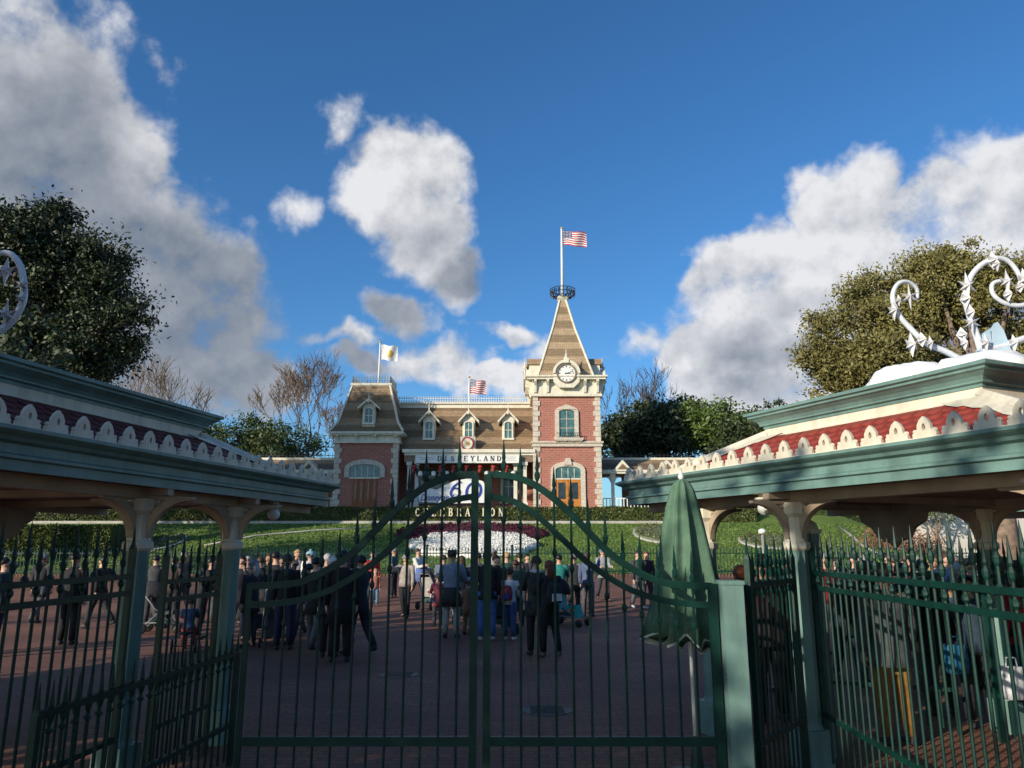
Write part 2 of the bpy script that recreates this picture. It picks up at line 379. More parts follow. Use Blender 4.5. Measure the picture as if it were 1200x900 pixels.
def leafy_tree(name, label, base, lobes, m, trunk_r, nclust, nleaf, lsize, seed, group=None, crad=.55, bark=BARK, shell=.55, ragged=.45):
    """lobes: (offset vector, (rx,ry,rz))"""
    rs = np.random.RandomState(seed); rnd = random.Random(seed)
    t = empty(name, base, label, 'tree', group)
    if ragged > 0 and len(lobes) > 3:
        ex = []
        for (c, r) in lobes:
            ex.append((c, tuple(q*.78 for q in r)))
            for _ in range(4):
                u = Vector((rnd.gauss(0, 1), rnd.gauss(0, 1), rnd.gauss(0, 1))).normalized(); f = rnd.uniform(.24, .46)
                ex.append((tuple(c[q]+u[q]*r[q]*.90 for q in range(3)), tuple(q*f for q in r)))
        lobes = ex
    tm = MB(); vols = [l[1][0]*l[1][1]*l[1][2] for l in lobes]; tv = sum(v**.7 for v in vols)
    top = max(l[0][2] for l in lobes)*.55
    tm.tube([(0, 0, -.3), (trunk_r*.3, 0, top*.4), (-trunk_r*.2, trunk_r*.2, top*.75), (0, 0, top)], [trunk_r*1.3, trunk_r, trunk_r*.8, trunk_r*.55], 10)
    obj('trunk', tm, bark, t, True)
    lm = MB(); pts = []
    for (c, r), v in zip(lobes, vols):
        c = np.array(c, float); r = np.array(r, float)
        s0 = Vector((0, 0, top*(.5+.45*rnd.random())))
        mid = s0.lerp(Vector(c), .5) + Vector((0, 0, .08*r[2]))
        lm.tube([s0, mid, Vector(c)], [trunk_r*.45, trunk_r*.3, trunk_r*.12], 6)
        nc = int(nclust*v**.7/tv)
        u = rs.normal(size=(nc, 3)); u /= np.linalg.norm(u, axis=1)[:, None]
        rad = shell + (1.06-shell)*rs.rand(nc)**.7
        rad *= 1+ragged*np.array([mnoise.noise(Vector(q)*2.2+Vector((seed, 0, 0))) for q in u]) + .12*rs.normal(size=nc)*(ragged > 0)
        cc = c + u*rad[:, None]*r
        cc += rs.normal(size=cc.shape)*r.mean()*.06
        for i in range(nc):
            if rnd.random() < .18: lm.tube([Vector(c), Vector(c).lerp(Vector(cc[i]), .55)+Vector((0, 0, -.1)), Vector(cc[i])], [trunk_r*.1, trunk_r*.06, .012], 4, False)
            k = int(nleaf*(.5+rs.rand()))
            q = rs.normal(size=(k, 3))*crad*(.28+.42*rs.rand())*np.array([1, 1, .75])
            pts.append(cc[i]+q)
    obj('limbs', lm, bark, t, True)
    pts = np.concatenate(pts)
    o = bpy.data.objects.new('crown', leaf_mesh('crown', pts, lsize, m, rs)); COL.objects.link(o); o.parent = t
    return t
def bare_tree(label, base, h, spread, seed, m=PALEBARK, group=None, levels=6, r0=.2, up=.25, twig=.012, start=.22, nchild=(2, 3)):
    rnd = random.Random(seed); t = empty('bare_tree', base, label, 'tree', group)
    tr = MB(); br = MB()
    def grow(p, d, l, r, lev):
        pts = [p]; q = p; dd = d
        for i in range(3):
            dd = (dd + Vector((rnd.uniform(-1, 1), rnd.uniform(-1, 1), rnd.uniform(-.6, .9)))*.2).normalized()
            q = q + dd*l/3; pts.append(q)
        r1 = max(twig*.6, r*.62)
        (tr if lev == 0 else br).tube(pts, [r, r*.9, r*.76, r1] if lev else [r*1.25, r, r*.85, r1], 8 if lev == 0 else (5 if lev < 3 else 3), lev == 0)
        if lev >= levels: return
        for _ in range(rnd.choice(nchild) if lev else rnd.choice((3, 4))):
            a = Vector((rnd.uniform(-1, 1), rnd.uniform(-1, 1), rnd.uniform(-.25, .5)))
            nd = (dd*.75 + a*spread + Vector((0, 0, up))).normalized()
            st = pts[-1] if rnd.random() < .6 or lev == 0 else pts[2]
            grow(st, nd, l*rnd.uniform(.68, .86), max(twig, r1*rnd.uniform(.7, .95)), lev+1)
    grow(Vector((0, 0, -.2)), Vector((0, 0, 1)), h*start, r0, 0)
    obj('trunk', tr, m, t, True); obj('branches', br, m, t, True)
    return t

def base_at(px, D, z=None):
    p = P(px, 600, D); return (p.x, D, hillz(p.x, D) if z is None and D > 36 else (gz(p.x, D) if z is None else z))
def lobe(px, py, D, rpx, rpy, base, rd=None):
    p = P(px, py, D); s = D/F
    return ((p.x-base[0], p.y-base[1]+0, p.z-base[2]), (rpx*s, (rd or rpx)*s, rpy*s))
# the big tree upper left
b = base_at(-25, 38)
leafy_tree('evergreen_tree', 'tall dark evergreen tree rising behind the shaded left canopy', b,
    [lobe(*a, b) for a in ((10,285,38,66,52),(-60,300,39,70,70),(70,315,38,60,48),(60,262,38.5,32,24),(15,375,38,95,70),(120,345,38,42,42),(95,405,38,62,42),(148,372,37.5,24,22),(118,300,38,26,24),(150,410,38,26,20),(168,358,38,12,9))],
    LEAF_D, .6, 820, 150, .23, 3, crad=.85, ragged=.45)
# big olive tree on the right
b = base_at(1172, 25)
leafy_tree('olive_brown_tree', 'large olive brown tree lit by the sun behind the snowy ornament', b,
    [lobe(*a, b) for a in ((1075,345,25,60,55),(1010,375,24.5,48,50),(1130,350,25,62,60),(970,415,25,35,48),(1050,420,24,60,50),(1190,400,25,40,48),(1110,310,25,30,22),(1010,340,25,26,26),(1170,320,25.5,35,25),(1000,440,25,50,35))],
    LEAF_O, .34, 950, 110, .125, 8, crad=.42, bark=PALEBARK, ragged=.6, shell=.4)
# bare trees far left
for i, (px, D, h, sd, lb) in enumerate(((205, 75, 23, 11, 'bare winter tree at the far left beside the big evergreen'), (345, 72, 22, 5, 'bare spreading tree just left of the station pavilion'),
                                        (150, 85, 23, 23, 'bare tree partly hidden behind the big evergreen crown'), (398, 66, 14.0, 41, 'slim bare tree touching the left pavilion roof'))):
    bare_tree(lb, base_at(px, D, 3.4), h, .72, sd, group='bare trees behind the station', r0=.26, twig=.026, start=.215, levels=7 if px > 300 else 6, nchild=(2, 3, 3))
for i, (px, D, h, sd, lb) in enumerate(((733, 70, 20.5, 9, 'dark bare tree right of the clock tower'), (775, 80, 21.0, 31, 'thin bare tree above the dark green trees on the right'))):
    bare_tree(lb, base_at(px, D, 3.4), h, .55, sd, m=BARK, group='bare trees behind the station', r0=.24, twig=.024, start=.22, levels=6, nchild=(2, 3, 3))
b = base_at(300, 68, 3.4)
leafy_tree('evergreen_tree', 'low dark evergreen tree left of the station under the bare trees', b,
    [lobe(*a, b) for a in ((268,524,68,48,32),(325,528,68,44,28),(225,526,69,40,30),(300,512,69,28,14),(180,520,70,50,34))], LEAF_M, .35, 420, 70, .30, 14, crad=.95)
b = base_at(845, 66, 3.4)
leafy_tree('evergreen_tree', 'bright green bushy tree right of the station wing', b,
    [lobe(*a, b) for a in ((845,505,66,38,28),(870,515,65,22,20),(815,500,67,30,22))], mat('bright_green_leaf', (.13, .19, .035), .5, .4, .5, col2=(.05, .085, .018), kind='leaf'), .3, 260, 60, .36, 15, crad=.95)
b = base_at(770, 68, 3.4)
leafy_tree('evergreen_tree', 'dense dark tree between the clock tower and the bright green tree', b,
    [lobe(*a, b) for a in ((770,505,68,50,30),(730,515,68,28,24),(800,490,69,25,18))], LEAF_D, .35, 300, 60, .42, 16, crad=1.0)
# trees that stand out of frame to the left and throw shade over the lawn and the pavilion
def shade_tree(x, y, h, rr, sd, lb, nc=200):
    z = hillz(x, y) if y > 36 else gz(x, y)
    leafy_tree('evergreen_tree', lb, (x, y, z), [((0, 0, h*.72), (rr, rr, h*.28)), ((rr*.5, -.5, h*.55), (rr*.7, rr*.7, h*.2)), ((-rr*.6, .5, h*.58), (rr*.6, rr*.6, h*.22))], LEAF_D, .3, nc, 55, .34, sd, crad=.8)
shade_tree(-22, 31, 10.5, 3.0, 53, 'evergreen tree at the left end of the plaza fence')
for i, (x, y, h) in enumerate(((21, 63, 9), (30, 60, 10), (41, 57, 10.5))): shade_tree(x, y, h, 3.6, 80+i, ('dark evergreen tree just right of the platform shelter, over the ramp wall', 'dark evergreen tree in the middle of the row beyond the ramp wall', 'dark evergreen tree at the right end beyond the ramp wall')[i])
shade_tree(-29, 40, 15.5, 3.4, 52, 'evergreen tree beyond the left edge near the terrace')
shade_tree(-10.5, -3.0, 8.6, 2.6, 54, 'unseen evergreen tree added for shade behind the viewer to the left', 60)  # this and the next two: unseen, added to shade gate, left canopy and plaza
shade_tree(-10.2, 1.0, 8.2, 2.5, 55, 'unseen evergreen tree added for shade left of the viewer behind the canopies')
shade_tree(-11.6, 4.8, 8.0, 2.6, 56, 'unseen evergreen tree added for shade beside the third canopy')
shade_tree(-4.5, -8.5, 11.5, 3.3, 57, 'unseen evergreen tree added to block sky light across the forecourt behind the viewer')  # this and the next four: unseen, added to cut sky fill on the foreground
shade_tree(3.5, -7, 12, 4.0, 58, 'unseen evergreen tree added to block sky light directly behind the viewer')
shade_tree(12.5, 1.5, 8.5, 2.8, 60, 'unseen evergreen tree added to block sky light beyond the right end of the entrance row')
shade_tree(16, 7, 9, 3.0, 61, 'unseen evergreen tree added to block sky light beside the plaza at the far right')
shade_tree(10, -4.5, 11, 3.6, 59, 'unseen evergreen tree added to block sky light behind the viewer to the right')
for i, (x, y, h, sd, lb) in enumerate(((-15, 8.5, 9.5, 71, 'bare street tree left of the entrance row'), (-18.5, 13.5, 9, 72, 'bare street tree beside the plaza at the far left'), (-14.5, -9.5, 10.5, 73, 'bare street tree behind the viewer on the left'), (-22, 19, 9.5, 74, 'bare tree at the left edge of the plaza'))):
    bare_tree(lb, (x, y, gz(x, y)), h, .6, sd, m=BARK, group='bare street trees left of the plaza', r0=.2, twig=.014, levels=4)

# ------------------------------------------------------------------ hedge and lawn beds
def hedge(name, label, x0, x1, y0, y1, z0, z1, n, sd, size=.13, m=LEAF_H, cat='hedge'):
    rs = np.random.RandomState(sd)
    t = empty(name, ((x0+x1)/2, (y0+y1)/2, z0), label, cat)
    core = MB(); ax, ay = (x1-x0)/2-.08, (y1-y0)/2-.08; core.box(-ax, ax, -ay, ay, -.3, z1-z0-.1)
    obj('woody_core', core, LEAF_D, t)
    p = rs.rand(n, 3)*np.array([x1-x0, y1-y0, z1-z0]) - np.array([(x1-x0)/2, (y1-y0)/2, 0])
    f = rs.rand(n); fr = f < .6; p[fr, 1] = -(y1-y0)/2 + rs.rand(fr.sum())*.12; p[~fr, 2] = (z1-z0) - rs.rand((~fr).sum())*.12 + .05*np.sin(p[~fr, 0]*2.1)
    o = bpy.data.objects.new('foliage', leaf_mesh('foliage', p, size, m, rs)); COL.objects.link(o); o.parent = t
    return t
hedge('hedge', 'long clipped hedge along the terrace in front of the station', -34, 16, 49.8, 51.0, 3.45, 4.42, 40000, 5, .16)
hedge('hedge', 'tall dark hedge on the terrace behind the ramp wall at the right', 16.3, 46, 51.2, 52.6, 1.5, 5.6, 30000, 15, .2, LEAF_M)
LEAF_L = mat('light_shrub_leaf', (.12, .15, .04), .5, .3, .8, col2=(.06, .085, .02), kind='leaf')
hedge('shrub', 'sprawling light green shrub on the lawn at the far left', -30, -21.5, 41, 45, 1.3, 3.0, 16000, 6, .2, LEAF_L, 'shrub')

WFL = mat('white_flowers', (.78, .76, .70), .8, .12, 14, .6, 30)
MFL = mat('maroon_flowers', (.085, .012, .03), .85, .4, 10, .6, 30)
BEDG = mat('grey_green_bedding', (.15, .17, .09), .9, .35, 8, .6, 25)
def bed(label, px, py, rpx, rpy, m, fleck, edge=True, n=1500, sd=1, shape=None, name='flower_bed', dz=.0, lsz=.13):
    """a raised oval bed lying on the slope; centre and radii read at the photograph"""
    # intersect view ray with hill
    def hit(ax, ay):
        d = Pdir(ax, ay); best = None
        for k in range(360, 505):
            y = k/10; q = Vector((0, 0, CZ)) + d*(y/d.y)
            if q.z <= hillz(q.x, y): return q
        return Vector((0, 0, CZ)) + d*(49/d.y)
    c = hit(px, py); t0 = hit(px, py-rpy); b0 = hit(px, py+rpy); ry = max(.5, (t0.y-b0.y)/2); cy = (t0.y+b0.y)/2
    rx = rpx*c.y/F*.98
    t = empty(name, (c.x, cy, hillz(c.x, cy)), label, 'flower bed')
    nn = 40; mbs = MB(); em = MB()
    sh = shape or (lambda a: 1.0)
    def pt(a, k, up):
        r = sh(a)*k; x = c.x + rx*r*math.cos(a); y = cy + ry*r*math.sin(a)
        return (x-c.x, y-cy, hillz(x, y)+up - hillz(c.x, cy))
    rings = [[pt(2*math.pi*i/nn, k, u) for i in range(nn)] for k, u in ((1, -.05), (.98, .14+dz), (.8, .20+dz), (.4, .24+dz), (.02, .25+dz))]
    mbs.rings(rings); obj('planting', mbs, m, t, True)
    if edge:
        em.rings([[pt(2*math.pi*i/nn, k, u) for i in range(nn)] for k, u in ((1.0, -.05), (1.0, .1), (1.0+.12/rx, .1), (1.0+.12/rx, -.05))], False)
        obj('edging', em, CONC, t)
    rs = np.random.RandomState(sd); a = rs.rand(n)*2*math.pi; k = np.sqrt(rs.rand(n))*.99
    pts = np.array([pt(a[i], k[i], .2+dz+.06*rs.rand()) for i in range(n)])
    o = bpy.data.objects.new('blooms', leaf_mesh('blooms', pts, lsz, fleck, rs, aspect=.9)); COL.objects.link(o); o.parent = t
    return t
wave = lambda a: 1+.05*math.cos(8*a)
bed('wide maroon flower bed on the lawn under the station sign', 555, 621, 88, 17, MFL, MFL, False, 2600, 2)
bed('white oval flower bed in front of the maroon bed', 555, 642, 74, 13, WFL, WFL, False, 7000, 3, wave, dz=.12, lsz=.09)
bed('round grey green bed on the lawn right of the gate arch', 775, 627, 30, 10, BEDG, LEAF_H, True, 700, 4)
bed('oval bed with pale edging on the lawn behind the near right column', 905, 636, 36, 8, BEDG, LEAF_H, True, 700, 5)
bed('small rounded bed with pale edging on the left lawn', 193, 637, 17, 8, BEDG, LEAF_L, True, 500, 6)
# thin pale edging path sweeping over the right lawn
for (pts, nm) in ((((985,618),(1000,630),(1012,641),(1030,650),(1060,657)), 'lawn_edging'), (((0,655),(30,645),(55,632),(75,620)), 'lawn_edging'), (((240,640),(300,628),(370,622),(430,619)), 'lawn_edging')):
    mb = MB(); ring = []
    for (a, b_) in pts:
        d = Pdir(a, b_)
        for k in range(366, 500):
            y = k/10; q = Vector((0, 0, CZ))+d*(y/d.y)
            if q.z <= hillz(q.x, y)+.02: break
        ring.append(Vector((q.x, y, hillz(q.x, y)+.04)))
    mb.tube(ring, [(.09, .05)]*len(ring), 6)
    tag(obj(nm, mb, CONC, smooth=True), kind='structure')

# blades of grass over the lawn that faces the viewer
rs = np.random.RandomState(33); n_ = 52000
gp_ = np.empty((n_, 3)); gp_[:, 0] = rs.uniform(-26, 24, n_); gp_[:, 1] = rs.uniform(36.7, 49.4, n_)
gp_[:, 2] = [hillz(x_, y_)+.03 for x_, y_ in gp_[:, :2]]
bl = bpy.data.objects.new('grass_blades', leaf_mesh('grass_blades', gp_, .17, mat('grass_blade', (.17, .24, .05), .7, .3, .7, col2=(.07, .13, .022), kind='leaf'), rs, aspect=.3)); COL.objects.link(bl)
tag(bl, 'short bright green mown lawn grass on the bank below the station hedge', 'grass', kind='stuff')
# pale ramp wall and planting at the right end of the hill
t = empty('ramp_wall', (24, 44, .4), 'pale plastered ramp wall at the right edge beyond the lawn', 'wall')
mb = MB(); a = P(1045, 600, 43); b_ = P(1290, 600, 40)
mb.prism([(22.6-24, 0), (45-24, 0), (45-24, 3.9), (30-24, 3.8), (24.5-24, 3.75), (22.6-24, 3.2)], 0, .4); obj('plaster_wall', mb, mat('pale_plaster', (.66, .61, .53), .85, .1, 1, .15, 10), t)
mb = MB(); mb.prism([(24.3-24, 3.75), (30-24, 3.8), (45-24, 3.9), (45-24, 4.0), (30-24, 3.9), (24.3-24, 3.87)], -.06, .46); obj('coping', mb, CONC, t)
b = (23.6, 42.5, hillz(23.6, 42.5)-.1)
leafy_tree('young_tree', 'slender young tree with a pale trunk in front of the ramp wall', b, [((0, 0, 3.0), (.9, .8, 1.0)), ((-.7, .2, 2.5), (.7, .6, .6)), ((.7, 0, 2.6), (.6, .6, .6))], LEAF_L, .13, 60, 26, .16, 61, bark=PALEBARK, crad=.35)
FLR = mat('rusty_red_blooms', (.30, .08, .05), .8, .4, 5, col2=(.20, .16, .09), kind='leaf')
for i, (x, y, lb) in enumerate(((21.6, 42.4, 'rust red flowering shrub at the left end of the ramp wall'), (22.7, 42.0, 'rust red flowering shrub beside the young tree'), (20.7, 43.2, 'rust red flowering shrub highest on the right lawn'))):
    rs = np.random.RandomState(70+i); t = empty('flowering_shrub', (x, y, hillz(x, y)), lb, 'shrub', 'flowering shrubs by the ramp wall')
    q = rs.normal(size=(900, 3))*np.array([.5, .4, .35])+np.array([0, 0, .5]); q[:, 2] = np.abs(q[:, 2])
    o = bpy.data.objects.new('foliage', leaf_mesh('foliage', q, .15, FLR, rs)); COL.objects.link(o); o.parent = t
    mb = MB()
    for k in range(7): mb.tube([(0, 0, -.1), (rs.uniform(-.5, .5), rs.uniform(-.4, .4), rs.uniform(.5, 1.0))], [.03, .012], 4)
    obj('stems', mb, BARK, t)

# ------------------------------------------------------------------ hill fence
t = empty('plaza_fence', (0, 36.2, .5), 'low green railing along the foot of the lawn', 'fence')
rails = MB(); rails.box(-40, 32, -.02, .02, .22, .27); rails.box(-40, 32, -.02, .02, 1.05, 1.10); obj('rail', rails, DTEAL, t)
pk = MB()
for i in range(480):
    x = -40+i*.15
    pk.box(x-.012, x+.012, -.012, .012, .02, 1.22); pk.lathe([(.024, 1.2), (.03, 1.25), (.002, 1.36)], (x, 0, 0), 4)
tag(obj('picket', pk, DARKG, t), kind='stuff')
pm = MB(); pm.box(-.05, .05, -.05, .05, 0, 1.35); pm.ball((0, 0, 1.41), .07, 8, 5); pme = mesh_of('fence_post', pm, DTEAL)
for i in range(19): obj('post', pme, None, t, loc=(-40+i*4, 0, 0))
# ================================================================== STATION
SD = 54.0
base = Vector((0, 0, 4.4))
def SX(px, D=SD): return P(px, 520, D).x
def SZ(py, D=SD): return P(600, py, D).z
st = empty('station_building', (SX(548), SD+2, 4.4), 'rose brick station with clock tower, mansard roofs and long white name sign', 'building')
def pb(mb, x0, x1, y0, y1, D, dep, front=0.0):
    """box given by photograph columns/rows at distance D"""
    mb.box(SX(x0, D), SX(x1, D), D-front, D+dep, SZ(y1, D), SZ(y0, D))
def part(name, mb, m, parent=st, **k): return obj(name, mb, m, parent, world=True, **k)
def arch_poly(x0, x1, z0, z1, rise, n=8):
    pts = [(x0, z0), (x1, z0), (x1, z1-rise)]
    cx = (x0+x1)/2; hw = (x1-x0)/2
    for i in range(1, n): a = math.pi*i/n; pts.append((cx+hw*math.cos(a), z1-rise+rise*math.sin(a)))
    pts.append((x0, z1-rise)); return pts
def arch_frame(mb, x0, x1, z0, z1, rise, wd, D, f0, f1, sill=True, n=10):
    """ring-shaped frame round an arched opening, standing from D-f1 to D-f0"""
    inn = []; out = []
    cx = (x0+x1)/2; hw = (x1-x0)/2
    ang = [math.pi*i/n for i in range(n+1)]
    inn = [(x1, z0)]+[(cx+hw*math.cos(a), z1-rise+rise*math.sin(a)) for a in ang]+[(x0, z0)]
    out = [(x1+wd, z0)]+[(cx+(hw+wd)*math.cos(a), z1-rise+(rise+wd)*math.sin(a)) for a in ang]+[(x0-wd, z0)]
    for i in range(len(inn)-1):
        mb.prism([inn[i], out[i], out[i+1], inn[i+1]], D-f1, D-f0)
    if sill: mb.box(x0-wd-.08, x1+wd+.08, D-f1-.08, D-f0, z0-.14, z0)
def window(parent, x0, x1, z0, z1, D, rise=.25, wd=.16, glass=TGLASS, frm=CREAM, bars=(1, 2), f=.12, sill=True):
    a = MB(); arch_frame(a, x0, x1, z0, z1, rise, wd, D, 0, f, sill); fr = part('window', a, frm, parent)
    p = MB(); p.prism(arch_poly(x0, x1, z0, z1, rise), D-.03, D+.02); part('pane', p, glass, fr if parent is st else parent)
    b = MB()
    for i in range(1, bars[0]+1): x = x0+(x1-x0)*i/(bars[0]+1); b.box(x-.02, x+.02, D-.06, D-.03, z0, z1-.05)
    for i in range(1, bars[1]+1): z = z0+(z1-z0)*i/(bars[1]+1); b.box(x0, x1, D-.065, D-.032, z-.02, z+.02)
    part('glazing_bar', b, frm, fr if parent is st else parent)
    return fr
# --- main block
MD = 57.0
mb = MB(); mb.box(SX(470, MD), SX(628, MD), MD, MD+6, 4.3, SZ(503, MD)); part('main_wall', mb, BRICK)
# porch interior floor slab, side walls
mb = MB(); mb.box(SX(468), SX(626), SD+.3, MD+.1, 4.25, 4.5); part('porch_floor', mb, CONC)
# main mansard roof
RZ0 = SZ(527, SD+.4); RZ1 = SZ(476, MD+1.0); xl, xr = SX(462, MD), SX(632, MD)
mb = MB(); rp = [(SD+.5, RZ0), (MD+1.0, RZ1), (MD+5.5, RZ1), (MD+6.8, RZ0)]
mb.prism(rp, xl, xr, lambda a, b, c: (c, a, b)); part('main_roof', mb, SHING)
def roofz(y): return RZ0+(RZ1-RZ0)*(y-(SD+.5))/(MD+.5-SD)
mb = MB(); mb.box(xl, xr, MD+.85, MD+1.1, RZ1-.16, RZ1+.14); mb.box(xl, xr, MD+.7, MD+1.15, RZ1+.14, RZ1+.24); part('roof_edge', mb, CREAM)
cm_ = MB(); cm_.box(-.012, .012, -.015, .015, 0, .42); cm_.ball((0, 0, .2), .06, 6, 4); cm_.lathe([(.03, .42), (.045, .47), (.004, .58)], n=5)
cme = mesh_of('roof_cresting', cm_, CREAM)
rb = MB(); rb.box(xl, xr, MD+.9, MD+.94, RZ1+.30, RZ1+.34); rb.box(xl, xr, MD+.9, MD+.94, RZ1+.58, RZ1+.62); part('cresting_rail', rb, CREAM)
L0 = wmat(st).inverted()
k = 0
while xl+.15+k*.19 < xr: obj('cresting_spike', cme, None, st, loc=L0 @ Vector((xl+.15+k*.19, MD+.92, RZ1+.22))); k += 1
# dormers
def dormer(pxc, pw, ytop, yeave, ybot, D, back):
    xc = SX(pxc, D); hw = pw*D/F/2; zt, ze, zb = SZ(ytop, D), SZ(yeave, D), SZ(ybot, D)
    b = MB(); b.box(xc-hw*.72, xc+hw*.72, D, back, zb, ze+.02); d = part('dormer', b, CREAM)
    r = MB()
    for s in (-1, 1):
        r.prism([(xc, zt), (xc, zt-.14), (xc+s*(hw+.12), ze-.2), (xc+s*(hw+.16), ze-.06)], D-.35, back, None)
    part('gable_roof', r, CREAM, d)
    g = MB(); g.prism([(xc-hw*.8, ze), (xc+hw*.8, ze), (xc, zt-.12)], D-.02, D+.3); part('gable', g, CREAM, d)
    cx = MB(); cx.tube([(xc, D-.3, zt-.1), (xc, D-.3, zt+.45)], [.05, .012], 5); cx.ball((xc, D-.3, zt-.25), .13, 8, 5); part('gable_finial', cx, CREAM, d)
    window(d, xc-hw*.42, xc+hw*.42, zb+.28, ze-.1, D, .16, .1, TGLASS, CREAM, (1, 1), .1)
    return d
for pxc in (502.5, 549, 595.5): dormer(pxc, 20, 481, 493, 518, SD+1.3, MD+1)
# oval emblem
def disc(mb, c, rx, rz, y0, y1, n=20): mb.prism([(c[0]+rx*math.cos(2*math.pi*i/n), c[1]+rz*math.sin(2*math.pi*i/n)) for i in range(n)], y0, y1)
c = (SX(548), SZ(519.5)); e = MB(); e.box(c[0]-.55, c[0]+.55, SD+.25, SD+.9, SZ(528), SZ(511)); em = part('emblem_panel', e, CREAM)
e = MB(); disc(e, c, .47, .5, SD+.12, SD+.26); part('emblem_ring', e, REDP, em)
e = MB(); disc(e, c, .36, .39, SD+.06, SD+.14); part('emblem_face', e, CREAM, em)
e = MB(); disc(e, c, .14, .14, SD+.03, SD+.08, 12); part('emblem_boss', e, GOLD, em)
# porch eave, beam, posts
mb = MB(); mb.box(SX(472), SX(627), SD-.15, SD+.8, SZ(530.5), SZ(526.5)); mb.box(SX(474), SX(626), SD, SD+.7, SZ(533.5), SZ(530.5)); part('porch_cornice', mb, CREAM)
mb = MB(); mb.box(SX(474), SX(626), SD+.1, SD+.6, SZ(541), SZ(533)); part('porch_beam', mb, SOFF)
for pxc in (480, 489, 604, 615):
    x = SX(pxc); mb = MB(); mb.box(x-.13, x+.13, SD+.15, SD+.41, 4.4, SZ(541)); mb.box(x-.2, x+.2, SD+.08, SD+.48, SZ(545), SZ(541)); mb.box(x-.19, x+.19, SD+.09, SD+.47, 4.4, 4.95)
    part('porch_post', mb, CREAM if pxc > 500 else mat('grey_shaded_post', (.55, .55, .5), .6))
# porch back windows and doors
for pxc in (500, 518, 596):
    x = SX(pxc, MD); window(st, x-.45, x+.45, SZ(588, MD), SZ(553, MD), MD, .2, .14, DKGLASS, CREAM, (1, 1))
# long name sign
sx0, sx1, sz0, sz1 = SX(487.5), SX(608.5), SZ(543.2), SZ(532.8)
sg = empty('name_sign', ((sx0+sx1)/2, SD-.35, sz0), 'long white name sign with dark serif letters across the porch', 'sign')
mb = MB(); mb.box(sx0, sx1, SD-.3, SD-.16, sz0, sz1); obj('sign_board', mb, WHITE, sg, world=True)
mb = MB()
for (a0, a1, b0, b1) in ((sx0, sx1, sz1-.045, sz1), (sx0, sx1, sz0, sz0+.045), (sx0, sx0+.05, sz0+.045, sz1-.045), (sx1-.05, sx1, sz0+.045, sz1-.045)): mb.box(a0, a1, SD-.33, SD-.3, b0, b1)
obj('sign_border', mb, CREAM, sg, world=True)
LET = {  # strokes: x0,y0,x1,y1,w on a cell .8 wide, 1 high
 'D': [(.14,0,.14,1,.15),(.14,.97,.42,.97,.06),(.14,.03,.42,.03,.06),(.42,.97,.64,.78,.1),(.64,.8,.68,.5,.14),(.68,.5,.64,.2,.14),(.64,.22,.42,.03,.1)],
 'I': [(.2,0,.2,1,.15)],
 'S': [(.6,.8,.5,.95,.08),(.5,.95,.3,.97,.08),(.3,.97,.12,.8,.12),(.12,.8,.2,.58,.14),(.2,.58,.5,.44,.15),(.5,.44,.6,.22,.14),(.6,.22,.42,.04,.1),(.42,.04,.22,.04,.08),(.22,.04,.1,.2,.08)],
 'N': [(.12,0,.12,1,.07),(.12,1,.66,0,.15),(.66,0,.66,1,.07)],
 'E': [(.14,0,.14,1,.15),(.14,.97,.62,.97,.06),(.62,.98,.62,.78,.05),(.14,.5,.46,.5,.06),(.14,.03,.64,.03,.06),(.64,.02,.64,.24,.05)],
 'Y': [(.08,1,.36,.48,.14),(.64,1,.36,.48,.07),(.36,.48,.36,0,.15)],
 'L': [(.14,0,.14,1,.15),(.14,.03,.6,.03,.06),(.6,.02,.6,.26,.05)],
 'A': [(.06,0,.36,1,.07),(.36,1,.68,0,.15),(.18,.34,.56,.34,.06)],
 'C': [(.62,.76,.46,.95,.09),(.46,.95,.26,.93,.09),(.26,.93,.12,.72,.12),(.12,.74,.1,.3,.14),(.1,.3,.26,.07,.12),(.26,.07,.48,.05,.09),(.48,.05,.64,.22,.09)],
 'B': [(.14,0,.14,1,.15),(.14,.97,.46,.95,.08),(.46,.96,.56,.76,.12),(.56,.76,.42,.53,.1),(.14,.52,.44,.52,.08),(.44,.53,.62,.3,.12),(.62,.3,.46,.04,.12),(.14,.03,.48,.04,.08)],
 'R': [(.14,0,.14,1,.15),(.14,.97,.46,.95,.08),(.46,.96,.56,.74,.12),(.56,.74,.42,.5,.1),(.14,.5,.44,.5,.08),(.36,.5,.66,0,.15)],
 'T': [(.36,0,.36,1,.15),(.04,.96,.68,.96,.08),(.05,.98,.05,.8,.05),(.67,.98,.67,.8,.05)],
 'O': [(.38,.97,.16,.82,.1),(.16,.84,.1,.5,.15),(.1,.5,.16,.16,.15),(.16,.18,.38,.03,.1),(.38,.03,.6,.18,.1),(.6,.16,.66,.5,.15),(.66,.5,.6,.84,.15),(.6,.82,.38,.97,.1)]}
SERIF = {'D':[(0,1),(0,0)],'I':[(.06,1),(.06,0)],'N':[(0,1),(.56,1),(0,0)],'E':[(0,1),(0,0)],'Y':[(-.04,1),(.54,1),(.22,0)],'L':[(0,1),(0,0)],'A':[(-.04,0),(.52,0)],'B':[(0,1),(0,0)],'R':[(0,1),(0,0)],'T':[(.22,0)],'C':[],'S':[],'O':[]}
